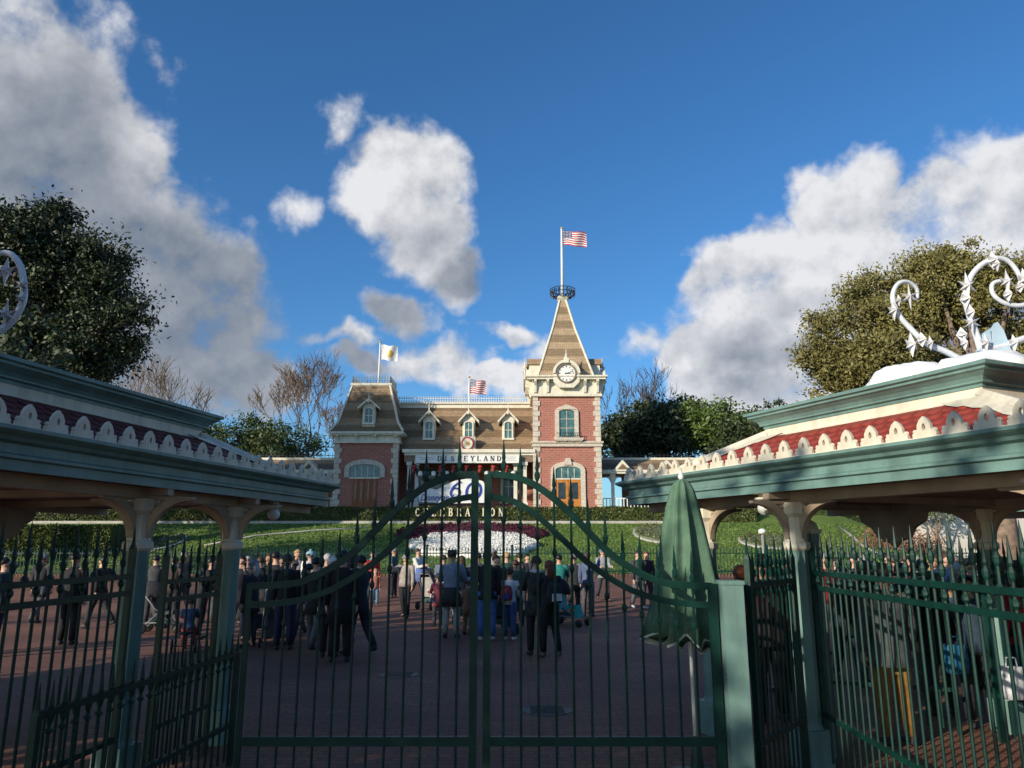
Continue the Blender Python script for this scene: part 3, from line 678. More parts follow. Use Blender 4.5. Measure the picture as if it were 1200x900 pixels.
def letter(ch, x, z, h, wsc, y, dep, parent, m, world=True, bold=1.0):
    mb = MB(); 
    for k, (a, b_, c_, d_, wd) in enumerate(LET[ch]):
        p = Vector((a, b_)); q = Vector((c_, d_)); dr = (q-p).normalized(); nn = Vector((-dr.y, dr.x))*wd*.5*bold
        e = y - dep - .001*k
        mb.prism([((p+nn).x*wsc*h+x, (p+nn).y*h+z), ((p-nn).x*wsc*h+x, (p-nn).y*h+z), ((q-nn).x*wsc*h+x, (q-nn).y*h+z), ((q+nn).x*wsc*h+x, (q+nn).y*h+z)], e, y)
    for i, (a, b_) in enumerate(SERIF[ch]):
        zz = z + (h*.94 if b_ else 0); mb.box(x+a*wsc*h, x+(a+.28)*wsc*h, y-dep-.012-.001*i, y, zz, zz+h*.06)
    return obj('letter', mb, m, parent, world=world)
DKL = mat('dark_brown_lettering', (.05, .035, .04), .5)
word = "DISNEYLAND"; lx0, lx1 = SX(513.5), SX(587); adv = (lx1-lx0)/(len(word)-.4)
for i, ch in enumerate(word): letter(ch, lx0+i*adv+(.05 if ch == 'I' else 0), sz0+.15, .36, 1.05, SD-.3, .03, sg, DKL, bold=1.15)
mb = MB()
for (a, b_, z) in ((491.5, 507, .40), (493, 509, .27), (591, 605, .44), (593, 604, .32), (592, 604, .2)): mb.box(SX(a), SX(b_), SD-.315, SD-.3, sz0+z-.012, sz0+z+.02)
obj('small_print', mb, mat('faded_sign_print', (.45, .42, .38), .6), sg, world=True)

# festive garlands and bunting under the porch beam
gl = empty('holiday_garland', (SX(548), SD+.05, SZ(556)), 'green holiday garland with red and white bows hung below the name sign', 'garland')
rs = np.random.RandomState(9); pts = []
mb = MB()
for i in range(8):
    a0 = SX(486+i*15.4); a1 = SX(486+(i+1)*15.4); path = []
    for j in range(9):
        f = j/8; path.append(Vector((a0+(a1-a0)*f, SD+.0, SZ(546)-.62*(1-(2*f-1)**2))))
    mb.tube(path, .07, 6)
    for q in path: pts.append(np.array(q)+rs.normal(size=(60, 3))*np.array([.07, .07, .08]))
    bw = MB(); wb = MB(); bw.ball((a0, SD-.1, SZ(547)), .12, 8, 5, (1.4, .6, 1)); bw.tube([(a0, SD-.1, SZ(547)), (a0-.08, SD-.12, SZ(554))], [(.06, .02), (.09, .015)], 4)
    wb.lathe([(.02, 0), (.17, .1), (.17, .34), (.04, .42)], ((a0+a1)/2, SD-.12, SZ(559)), 8)
    obj('bow', bw, REDP, gl, world=True); obj('paper_lantern', wb, WHITE, gl, world=True)
obj('garland_stem', mb, LEAF_D, gl, world=True)
inv = wmat(gl).translation; pp = np.concatenate(pts)-np.array(inv)
o = bpy.data.objects.new('needles', leaf_mesh('needles', pp, .13, LEAF_D, rs)); COL.objects.link(o); o.parent = gl

# --- clock tower
tw0, tw1 = SX(626), SX(703); zc = SZ(464); zt0 = SZ(441.5)
TCX = (tw0+tw1)/2; TW = tw1-tw0; TCY = SD+TW/2
mb = MB(); mb.box(tw0+.02, tw1-.02, SD, SD+TW, 4.3, zc+.05); part('tower_wall', mb, BRICK)
def quoins(xa, D, z0, z1, sgn):
    q = MB(); h = .36; n = int((z1-z0)/h); h = (z1-z0)/n
    for i in range(n):
        wd = .52 if i % 2 else .38
        q.box(min(xa, xa+sgn*wd), max(xa, xa+sgn*wd), D-.07, D+.5, z0+i*h+.012, z0+(i+1)*h-.012)
    part('quoins', q, STONE)
band0, band1 = SZ(523.5), SZ(517.5)
for (z0, z1) in ((4.4, band0), (band1, zc)):
    quoins(tw0-.08, SD, z0, z1, 1); quoins(tw1+.08, SD, z0, z1, -1)
mb = MB(); mb.box(tw0-.16, tw1+.16, SD-.17, SD+TW+.1, band0, band1-.12); mb.box(tw0-.24, tw1+.24, SD-.26, SD+TW+.1, band1-.12, band1); part('string_course', mb, STONE)
# upper window
wx0, wx1 = SX(655.5), SX(673.5)
window(st, wx0, wx1, SZ(512.5), SZ(480.5), SD, .14, .3, TGLASS, STONE, (1, 2), .14)
mb = MB(); mb.prism([(wx0-.1, SZ(480)), (wx1+.1, SZ(480)), (wx1-.2, SZ(476.5)), ((wx0+wx1)/2, SZ(474.5)), (wx0+.2, SZ(476.5))], SD-.2, SD); part('window_hood', mb, STONE)
mb = MB(); mb.box(SX(650), SX(683), SD-.45, SD, SZ(516.5), SZ(514)); mb.box(SX(651), SX(682), SD-.4, SD, SZ(517.5), SZ(516.5)); part('window_balcony', mb, STONE)
mb = MB()
for px in (653, 662, 671, 680): mb.prism([(SD-.4, SZ(517.5)), (SD, SZ(517.5)), (SD, SZ(521.5)), (SD-.15, SZ(520.5))], SX(px)-.1, SX(px)+.1, lambda a, b, c: (c, a, b))
part('balcony_bracket', mb, STONE)
mb = MB()
for i in range(14): x = SX(652.5)+i*(SX(681)-SX(652.5))/13; mb.box(x-.012, x+.012, SD-.4, SD-.38, SZ(514), SZ(508.5))
mb.box(SX(652), SX(681.5), SD-.405, SD-.375, SZ(508.6), SZ(508)); part('balcony_rail', mb, BLACK)
# lower door
dx0, dx1 = SX(650.5), SX(679.5)
mb = MB(); arch_frame(mb, dx0, dx1, 4.4, SZ(546.5), .28, .34, SD, 0, .14, False); part('door_surround', mb, STONE)
mb = MB(); mb.prism([((dx0+dx1)/2-.3, SZ(545)), ((dx0+dx1)/2+.3, SZ(545)), ((dx0+dx1)/2+.15, SZ(537)), ((dx0+dx1)/2-.15, SZ(537))], SD-.24, SD); part('keystone', mb, STONE)
mb = MB(); mb.prism(arch_poly(dx0, dx1, SZ(560.5), SZ(546.5), .28), SD-.05, SD+.02); tp = part('transom_window', mb, TGLASS)
mb = MB()
for i in range(1, 4): x = dx0+(dx1-dx0)*i/4; mb.box(x-.02, x+.02, SD-.08, SD-.05, SZ(560), SZ(548.5))
mb.box(dx0, dx1, SD-.085, SD-.052, SZ(562), SZ(560.5)); part('glazing_bar', mb, CREAM, tp)
def double_door(x0, x1, z0, z1, D, wood):
    xm = (x0+x1)/2
    for (a, b_) in ((x0+.02, xm-.015), (xm+.015, x1-.02)):
        m1 = MB(); m1.box(a, a+.16, D-.07, D, z0, z1); m1.box(b_-.16, b_, D-.07, D, z0, z1)
        m1.box(a+.16, b_-.16, D-.07, D, z0, z0+.75); m1.box(a+.16, b_-.16, D-.07, D, z1-.22, z1)
        m1.box(a+.22, b_-.22, D-.09, D-.07, z0+.12, z0+.62)
        d = part('door', m1, wood)
        m2 = MB(); m2.box(a+.16, b_-.16, D-.035, D, z0+.75, z1-.22); part('door_glass', m2, DKGLASS, d)
        m3 = MB(); m3.ball((b_-.08 if a < xm-.5 else a+.08, D-.1, z0+1.0), .04, 6, 4); part('door_handle', m3, GOLD, d)
double_door(dx0, dx1, 4.42, SZ(562), SD-.005, ORWOOD)
# tower cornice
mb = MB(); mb.box(tw0-.15, tw1+.15, SD-.15, SD+TW+.15, zc, zt0-.28); part('tower_frieze', mb, CREAM)
mb = MB(); mb.box(tw0-.22, tw1+.22, SD-.22, SD+TW+.22, zc-.06, zc+.12); mb.box(tw0-.5, tw1+.5, SD-.5, SD+TW+.5, zt0-.28, zt0-.12); mb.box(tw0-.62, tw1+.62, SD-.62, SD+TW+.62, zt0-.12, zt0); part('tower_cornice', mb, CREAM)
bk = MB(); bk.prism([(0, 0), (-.46, 0), (-.46, -.16), (-.2, -.45), (-.12, -.95), (0, -1.0)], -.09, .09, lambda a, b, c: (c, a, b)); bkm = mesh_of('cornice_bracket', bk, CREAM)
for k in (0, .2, .8, 1): obj('cornice_bracket', bkm, None, st, loc=L0 @ Vector((tw0+.1+(TW-.2)*k, SD-.15, zt0-.28)))
for k in (.0, .35, .65, 1):
    o = obj('cornice_bracket', bkm, None, st, loc=L0 @ Vector((tw0-.15, SD+.1+(TW-.2)*k, zt0-.28)), rot=(0, 0, R(-90)))
    o = obj('cornice_bracket', bkm, None, st, loc=L0 @ Vector((tw1+.15, SD+.1+(TW-.2)*k, zt0-.28)), rot=(0, 0, R(90)))
mb = MB()
for i in range(22): x = tw0-.1+(TW+.2)*i/21; mb.box(x-.04, x+.04, SD-.24, SD-.15, zt0-.46, zt0-.34)
part('dentils', mb, CREAM)
# spire
zap = SZ(353, SD+TW/2); hb = (SX(699)-SX(631))/2
def sq(h, z, cx=TCX, cy=TCY): return [Vector((cx-h, cy-h, z)), Vector((cx+h, cy-h, z)), Vector((cx+h, cy+h, z)), Vector((cx-h, cy+h, z))]
zm = SZ(384, SD+1.4)
mb = MB(); mb.rings([sq(hb, zt0+.0), sq(hb*.93, zt0+.5), sq(.84, zm), sq(.24, zap)]); part('spire', mb, mat('tan_spire_shingle', (.50, .36, .22), .85, .12, 5, .2, 30, kind='shingle'))
for i in range(4):
    a, b_, c_, d_ = sq(hb+.01, zt0+.02)[i], sq(hb*.93+.01, zt0+.5)[i], sq(.85, zm)[i], sq(.25, zap)[i]
    mb = MB(); mb.tube([a, b_, c_, d_], .085, 6); part('hip_trim', mb, CREAM)
mb = MB(); mb.rings([sq(.24, zap-.05), sq(.42, zap+.15), sq(.42, zap+.3), sq(.3, zap+.32)]); part('spire_cap', mb, CREAM)
# iron crown
mb = MB()
for s in range(16):
    a = 2*math.pi*s/16; ca, sa = math.cos(a), math.sin(a)
    mb.tube([(TCX+ca*r, TCY+sa*r, zap+.3+z) for r, z in ((.3, 0), (.75, .05), (.98, .35), (.85, .6), (.65, .5), (.75, .3))], .035, 5)
    mb.tube([(TCX+ca*.95, TCY+sa*.95, zap+.35), (TCX+ca*1.02, TCY+sa*1.02, zap+1.1)], [.03, .008], 5)
for z, r in ((.32, .96), (.62, .98)):
    mb.tube([(TCX+r*math.cos(2*math.pi*i/24), TCY+r*math.sin(2*math.pi*i/24), zap+.3+z) for i in range(25)], .03, 5)
part('iron_crown', mb, BLACK)
# clock housing: front, left and right
CCZ = SZ(439.5); CR = 10.2*SD/F
def clock(M, full=True):
    hs_ = MB()
    def fn(a, b, c): return tuple(M @ Vector((a, c, b)))
    n = 24; ro = CR*1.52
    poly = [(ro*math.cos(math.pi*i/n), ro*math.sin(math.pi*i/n)) for i in range(n+1)]+[(-ro, -.62), (-ro*.55, -1.05), (ro*.55, -1.05), (ro, -.62)]
    hs_.prism(poly, -.5, 1.0, fn); h = part('clock_housing', hs_, CREAM)
    hd = MB()
    ring = [(ro*1.06*math.cos(math.pi*i/n), ro*1.06*math.sin(math.pi*i/n)) for i in range(n+1)]; ri = [(ro*.86*math.cos(math.pi*i/n), ro*.86*math.sin(math.pi*i/n)) for i in range(n+1)]
    for i in range(n): hd.prism([ri[i], ring[i], ring[i+1], ri[i+1]], -.62, -.5, fn)
    hd.prism([(-.16, ro*.8), (.16, ro*.8), (.2, ro*1.18), (-.2, ro*1.18)], -.68, -.5, fn); part('clock_hood', hd, CREAM, h)
    f = MB(); f.tube([M @ Vector((0, -.5, ro*1.15)), M @ Vector((0, -.5, ro*1.3)), M @ Vector((0, -.5, ro*1.32)), M @ Vector((0, -.5, ro*2.0))], [.14, .16, .06, .015], 6); f.ball(M @ Vector((0, -.5, ro*1.45)), .1, 8, 5); part('clock_finial', f, CREAM, h)
    r = MB(); N_ = 32
    for i in range(N_):
        a, b_ = 2*math.pi*i/N_, 2*math.pi*(i+1)/N_
        r.prism([(CR*math.cos(a), CR*math.sin(a)), (CR*1.17*math.cos(a), CR*1.17*math.sin(a)), (CR*1.17*math.cos(b_), CR*1.17*math.sin(b_)), (CR*math.cos(b_), CR*math.sin(b_))], -.6, -.5, fn)
    part('clock_rim', r, mat('bronze_rim', (.20, .15, .10), .4), h)
    fc = MB(); fc.prism([(CR*math.cos(2*math.pi*i/N_), CR*math.sin(2*math.pi*i/N_)) for i in range(N_)], -.53, -.49, fn); part('clock_face', fc, WHITE, h)
    hm = MB()
    for i in range(12):
        a = 2*math.pi*i/12; d = Vector((math.sin(a), math.cos(a))); q = Vector((-d.y, d.x))
        for off_ in ((-.018, .018) if i % 3 else (-.035, 0, .035)):
            p0 = d*CR*.72+q*off_; p1 = d*CR*.9+q*off_; e_ = q*.011
            hm.prism([tuple(p0-e_), tuple(p0+e_), tuple(p1+e_), tuple(p1-e_)], -.538, -.53, fn)
    part('hour_marks', hm, BLACK, h)
    for nm, ang, ln, wd in (('hour_hand', 96, .55, .035), ('minute_hand', 72, .82, .026)):
        d = Vector((math.sin(R(ang)), math.cos(R(ang)))); q = Vector((-d.y, d.x))*wd; p0 = -d*.12; p1 = d*CR*ln
        k = MB(); k.prism([tuple(p0-q), tuple(p0+q), tuple(p1+q*.4), tuple(p1-q*.4)], -.56 if nm[0] == 'm' else -.552, -.546 if nm[0] == 'm' else -.54, fn); part(nm, k, BLACK, h)
clock(Matrix.Translation((SX(664.5), SD-.05, CCZ)))
clock(Matrix.Translation((tw0-.1, TCY, CCZ)) @ Matrix.Rotation(R(-90), 4, 'Z'))
clock(Matrix.Translation((tw1+.1, TCY, CCZ)) @ Matrix.Rotation(R(90), 4, 'Z'))
# side gables of the spire
for s, x in ((-1, tw0), (1, tw1)):
    g = MB(); xa, xb = sorted((x+s*.45, x-s*1.2)); g.prism([(TCY-1.15, zt0+1.25), (TCY+1.15, zt0+1.25), (TCY+.8, zt0+1.75), (TCY-.8, zt0+1.75)], xa, xb, lambda a, b, c: (c, a, b)); part('side_gable_roof', g, SHING)
    g = MB(); xa, xb = sorted((x+s*.3, x-s*1.2)); g.box(xa, xb, TCY-1.0, TCY+1.0, zt0-.02, zt0+1.25); part('side_gable', g, CREAM)

# --- left pavilion
p0, p1 = SX(394), SX(466); PW = p1-p0; pcx = (p0+p1)/2; pcy = SD+PW/2
ze = SZ(513); mb = MB(); mb.box(p0, p1, SD, SD+PW, 4.3, SZ(518)); part('pavilion_wall', mb, BRICK)
for z0, z1 in ((4.4, SZ(519)),): quoins(p0-.08, SD, z0, z1, 1); quoins(p1+.08, SD, z0, z1, -1)
mb = MB(); mb.box(p0-.1, p1+.1, SD-.1, SD+PW+.1, SZ(518.5), SZ(507)); part('pavilion_frieze', mb, CREAM)
mb = MB(); mb.box(p0-.2, p1+.2, SD-.22, SD+PW+.2, SZ(519.5), SZ(517.5)); mb.box(p0-.45, p1+.45, SD-.45, SD+PW+.45, SZ(509), SZ(506.5)); mb.box(p0-.35, p1+.35, SD-.35, SD+PW+.35, SZ(510.5), SZ(509)); part('pavilion_cornice', mb, CREAM)
for k in (.02, .33, .64, .98): obj('cornice_bracket', bkm, None, st, loc=L0 @ Vector((p0+PW*k, SD-.1, SZ(510.5)))).scale = (1, .6, .5)
zr1 = SZ(454, SD+1.5); ze = SZ(506.5); ht = (SX(458)-SX(414))/2*1.03
mb = MB(); mb.rings([sq(PW/2+.42, ze, pcx, pcy), sq(PW/2-.05, ze+.75, pcx, pcy), sq(ht, zr1, pcx, pcy)]); part('pavilion_roof', mb, SHING)
for i in range(4):
    mb = MB(); mb.tube([sq(PW/2+.43, ze+.02, pcx, pcy)[i], sq(PW/2-.04, ze+.76, pcx, pcy)[i], sq(ht+.01, zr1, pcx, pcy)[i]], .085, 6); part('hip_trim', mb, CREAM)
mb = MB(); mb.rings([sq(ht-.02, zr1-.12, pcx, pcy), sq(ht+.12, zr1+.02, pcx, pcy), sq(ht+.14, zr1+.16, pcx, pcy), sq(ht+.05, zr1+.18, pcx, pcy)]); part('roof_edge', mb, CREAM)
rb = MB()
for a, b_, c_, d_ in ((-ht, ht, -ht, -ht), (-ht, ht, ht, ht), (-ht, -ht, -ht, ht), (ht, ht, -ht, ht)):
    for z in (.25, .52): rb.box(pcx+a-.015, pcx+b_+.015, pcy+c_-.015, pcy+d_+.015, zr1+z-.015, zr1+z+.015)
part('cresting_rail', rb, mat('grey_cresting_iron', (.25, .25, .22), .5))
cg = bpy.data.meshes.new_from_object(bpy.data.objects['cresting_spike']) if False else mesh_of('cresting_spike_grey', cm_, mat('grey_cresting_iron', (.25, .25, .22)))
nn = int(2*ht/.2)
for i in range(nn+1):
    q = -ht+2*ht*i/nn
    for (x, y) in ((q, -ht), (-ht, q), (ht, q)):
        obj('cresting_spike', cg, None, st, loc=L0 @ Vector((pcx+x, pcy+y, zr1+.17)))
dormer(431, 21, 467, 477, 500, SD-.2, SD+2.2)
ax0, ax1 = SX(411), SX(447)
mb = MB(); arch_frame(mb, ax0, ax1, SZ(559.5), SZ(544), .35, .34, SD, 0, .14, False); part('window_surround', mb, STONE)
mb = MB(); mb.prism(arch_poly(ax0, ax1, SZ(559.5), SZ(544), .35), SD-.05, SD+.02); tp = part('transom_window', mb, TGLASS)
mb = MB()
for i in range(1, 5): x = ax0+(ax1-ax0)*i/5; mb.box(x-.02, x+.02, SD-.08, SD-.05, SZ(559), SZ(547))
mb.box(ax0, ax1, SD-.09, SD-.05, SZ(561), SZ(559.3)); part('glazing_bar', mb, CREAM, tp)
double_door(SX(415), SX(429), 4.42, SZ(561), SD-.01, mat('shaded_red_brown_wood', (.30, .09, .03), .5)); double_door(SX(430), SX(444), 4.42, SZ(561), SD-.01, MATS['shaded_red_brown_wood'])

# --- flags and poles
def flag_mesh(w_, h_, fold, mode):
    mb = MB(); nx, nz = 26, 13
    def pt(i, j):
        f = i/nx; x = w_*f; z = -h_*j/nz
        return (x*.96, fold*math.sin(f*7.5+j*.12)*(.25+f), z - .14*h_*f*f + .05*h_*math.sin(f*9))
    for j in range(nz):
        for i in range(nx):
            if mode == 'us': mi = 2 if (i < 10 and j < 7) else (0 if j % 2 == 0 else 1)
            else: mi = 3 if ((i-14)/5.2)**2+((j-6.3)/3.4)**2 < 1 else 1
            mb.mi = mi; mb.add([pt(i, j), pt(i+1, j), pt(i+1, j+1), pt(i, j+1)], [(0, 1, 2, 3)])
    if mode == 'us':
        mb.mi = 1
        for r_ in range(5):
            for k in range(6):
                i = .8+k*1.6; j = .9+r_*1.3; a = pt(i, j)
                for e in (-.012, .012): mb.add([(a[0]-.03, a[1]+e, a[2]-.03), (a[0]+.03, a[1]+e, a[2]-.03), (a[0]+.03, a[1]+e, a[2]+.03), (a[0]-.03, a[1]+e, a[2]+.03)], [(0, 1, 2, 3)])
    mats = [mat('flag_red_cloth', (.45, .035, .045), .8), mat('flag_white_cloth', (.78, .76, .74), .8), mat('flag_blue_cloth', (.03, .045, .16), .8), GOLD]
    return mb, mats
def flagpole(label, x, y, z0, z1, r, flabel, w_, h_, mode, grp, fname):
    t = empty('flagpole', (x, y, z0), label, 'flagpole', 'flagpoles on the station roof')
    a = MB(); a.tube([(0, 0, 0), (0, 0, z1-z0)], [r, r*.55], 8); obj('pole', a, WHITE, t, True)
    a = MB(); a.ball((0, 0, z1-z0+.08), .1, 8, 6); obj('pole_ball', a, GOLD, t, True)
    m, ms = flag_mesh(w_, h_, .12, mode); f = obj(fname, m, ms, None, True, loc=(x+r*.6+.01, y, z1-.15)); tag(f, flabel, 'flag', grp)
flagpole('tall white flagpole on the clock tower spire', TCX, TCY, zap+.25, SZ(268.5, TCY), .13, 'striped national flag flying from the clock tower spire', 2.0, 1.25, 'us', 'striped national flags on the station roof', 'striped_flag')
flagpole('white flagpole on the left pavilion roof', SX(441, pcy), pcy, zr1, SZ(402, pcy), .09, 'white flag with golden emblem on the left pavilion', 1.35, 1.2, 'w', None, 'white_flag')
flagpole('short white flagpole behind the main roof ridge', SX(549, MD+4), MD+4, RZ1-.4, SZ(443, MD+4), .08, 'small striped national flag behind the main roof ridge', 1.4, 1.15, 'us', 'striped national flags on the station roof', 'striped_flag')

# --- platform wings
def wing(label, xa, xb, gables):
    t = empty('platform_shelter', ((xa+xb)/2, 57, 4.4), label, 'shelter')
    z0, z1 = SZ(552, 55.5), SZ(538, 58)
    m = MB(); m.prism([(55.3, z0), (58.2, z1), (61, z0)], xa, xb, lambda a, b, c: (c, a, b)); obj('roof', m, SHING, t, world=True)
    m = MB(); m.box(xa, xb, 55.15, 55.35, z0-.22, z0+.06); m.box(xa, xb, 58.05, 58.35, z1-.05, z1+.12); obj('eave_trim', m, CREAM, t, world=True)
    m = MB(); i = 0
    while xa+.1+i*.3 < xb: x = xa+.1+i*.3; m.box(x-.015, x+.015, 58.18, 58.21, z1+.1, z1+.5); i += 1
    m.box(xa, xb, 58.17, 58.22, z1+.28, z1+.31); obj('ridge_railing', m, BLACK, t, world=True)
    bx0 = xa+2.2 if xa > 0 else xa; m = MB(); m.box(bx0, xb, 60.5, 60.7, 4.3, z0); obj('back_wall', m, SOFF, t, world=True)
    for g in gables:
        x = SX(g, 55); m = MB(); m.prism([(x-.75, z0-.05), (x+.75, z0-.05), (x, z0+.78)], 55.05, 56.9); a = obj('gable', m, CREAM, t, world=True)
        m = MB(); m.prism([(x-.38, z0+.1), (x+.38, z0+.1), (x, z0+.5)], 55.0, 55.06); obj('gable_panel', m, SHING, a, world=True)
    i = 0; x = xa+.8
    while x < xb-.3:
        m = MB(); m.box(x-.11, x+.11, 55.4, 55.62, 4.4, z0); m.box(x-.2, x+.2, 55.34, 55.68, z0-.42, z0-.22); m.box(x-.17, x+.17, 55.36, 55.66, 4.4, 4.8)
        for s in (-1, 1): m.prism([(x+s*.11, z0-.9), (x+s*.11, z0-.42), (x+s*.6, z0-.42), (x+s*.3, z0-.55)], 55.47, 55.55)
        obj('shelter_post', m, CREAM, t, world=True); x += 2.9
    return t
wing('brown roofed platform shelter running right from the clock tower', SX(707), SX(960), (729, 781, 840, 900))
wing('shaded platform shelter running left from the station pavilion', SX(120), SX(389), (363, 310, 250))
for (xa, xb, lb) in ((SX(707), SX(960), 'white railing under the right platform shelter'), (SX(120), SX(389), 'white railing under the left platform shelter')):
    t = empty('platform_railing', ((xa+xb)/2, 55.0, 4.4), lb, 'railing', 'white platform railings'); m = MB(); m.box(xa, xb, 54.96, 55.04, 5.25, 5.32); m.box(xa, xb, 54.96, 55.04, 4.5, 4.56); obj('rail', m, WHITE, t, world=True)
    m = MB(); i = 0
    while xa+i*.25 < xb: x = xa+i*.25; m.box(x-.03, x+.03, 54.97, 55.03, 4.4, 5.25); i += 1
    tag(obj('baluster', m, WHITE, t, world=True), kind='stuff')

# --- anniversary sign on the terrace
t = empty('anniversary_sign', (SX(535, 51.4), 51.4, 4.35), 'white oval sign with big blue 60 above the hedge', 'sign')
D = 51.4; X = lambda px: P(px, 575, D).x; Z = lambda py: P(600, py, D).z
m = MB(); poly = []
for (a, b_) in ((492,588),(490,580),(494,573),(504,572),(512,574),(522,568),(534,563),(547,561),(556,561),(566,564),(570,572),(571,582),(569,589),(530,590)): poly.append((X(a), Z(b_)))
m.prism(poly, D, D+.18); obj('sign_panel', m, WHITE, t, world=True)
def ring_stroke(m, cx, cz, rx, rz, a0, a1, w0, y0, y1, n=18, lean=0, fn=None):
    for i in range(n):
        A = R(a0+(a1-a0)*i/n); B = R(a0+(a1-a0)*(i+1)/n)
        wa = w0*(.45+.55*abs(math.cos(A))); wb_ = w0*(.45+.55*abs(math.cos(B)))
        def q(T, k): return (cx+(rx+k)*math.cos(T)+lean*(rz+k)*math.sin(T), cz+(rz+k)*math.sin(T))
        m.prism([q(A, -wa), q(A, wa), q(B, wb_), q(B, -wb_)], y0-.0004*i, y1)
sc_ = D/F
m = MB(); ring_stroke(m, X(533.5), Z(577.5), 5.2*sc_, 5.4*sc_, 0, 360, 1.3*sc_, D-.04, D, lean=.15); ring_stroke(m, X(541), Z(577.5), 12.6*sc_, 12.5*sc_, 100, 182, 1.3*sc_, D-.05, D, lean=.15, n=10)
obj('numeral', m, BLUE, t, world=True)
m = MB(); ring_stroke(m, X(555), Z(575.5), 8.2*sc_, 10*sc_, 0, 360, 1.5*sc_, D-.04, D, 24, lean=.15); obj('numeral', m, BLUE, t, world=True)
m = MB(); wd = "DISNEYLAND"
tx = bpy.data.curves.new('script_word', 'FONT'); tx.body = "Disneyland"; tx.size = .62; tx.shear = .35; tx.extrude = .012; tx.resolution_u = 3
to = bpy.data.objects.new('tmp_text', tx); COL.objects.link(to); dg = bpy.context.evaluated_depsgraph_get(); me = bpy.data.meshes.new_from_object(to.evaluated_get(dg)); COL.objects.unlink(to)
me.transform(Matrix.Translation((X(492.5)-wmat(t).translation.x, -.02, Z(586.5)-4.35)) @ Matrix.Rotation(R(90), 4, 'X') @ Matrix.Diagonal((.80, 1, 1, 1)))
me.materials.clear(); me.materials.append(BLUE); me.name = 'script_word'; o = bpy.data.objects.new('script_word', me); COL.objects.link(o); o.parent = t
m = MB()
for px in (500, 530, 560): m.box(X(px)-.05, X(px)+.05, D+.18, D+.28, 4.3, Z(575))
obj('sign_post', m, BLACK, t, world=True)
t = empty('word_sign', (SX(540, 49.7), 49.6, 3.5), 'pale cut-out letters spelling celebration along the hedge front', 'sign')
D = 49.75; wd = "CELEBRATION"; xa, xb = P(487, 600, D).x, P(591, 600, D).x
zl = P(600, 605.0, D).z; hl = P(600, 595.6, D).z-zl; ad = (xb-xa)/(len(wd)-.3)
LTM = mat('pale_letter_board', (.72, .66, .48), .6)
for i, ch in enumerate(wd): letter(ch, xa+i*ad, zl, hl, .78, D-.05, .06, t, LTM, bold=1.35)
m = MB(); m.box(xa-.1, xb+.1, D-.03, D+.02, zl-.06, zl+.0); obj('letter_rail', m, BLACK, t, world=True)
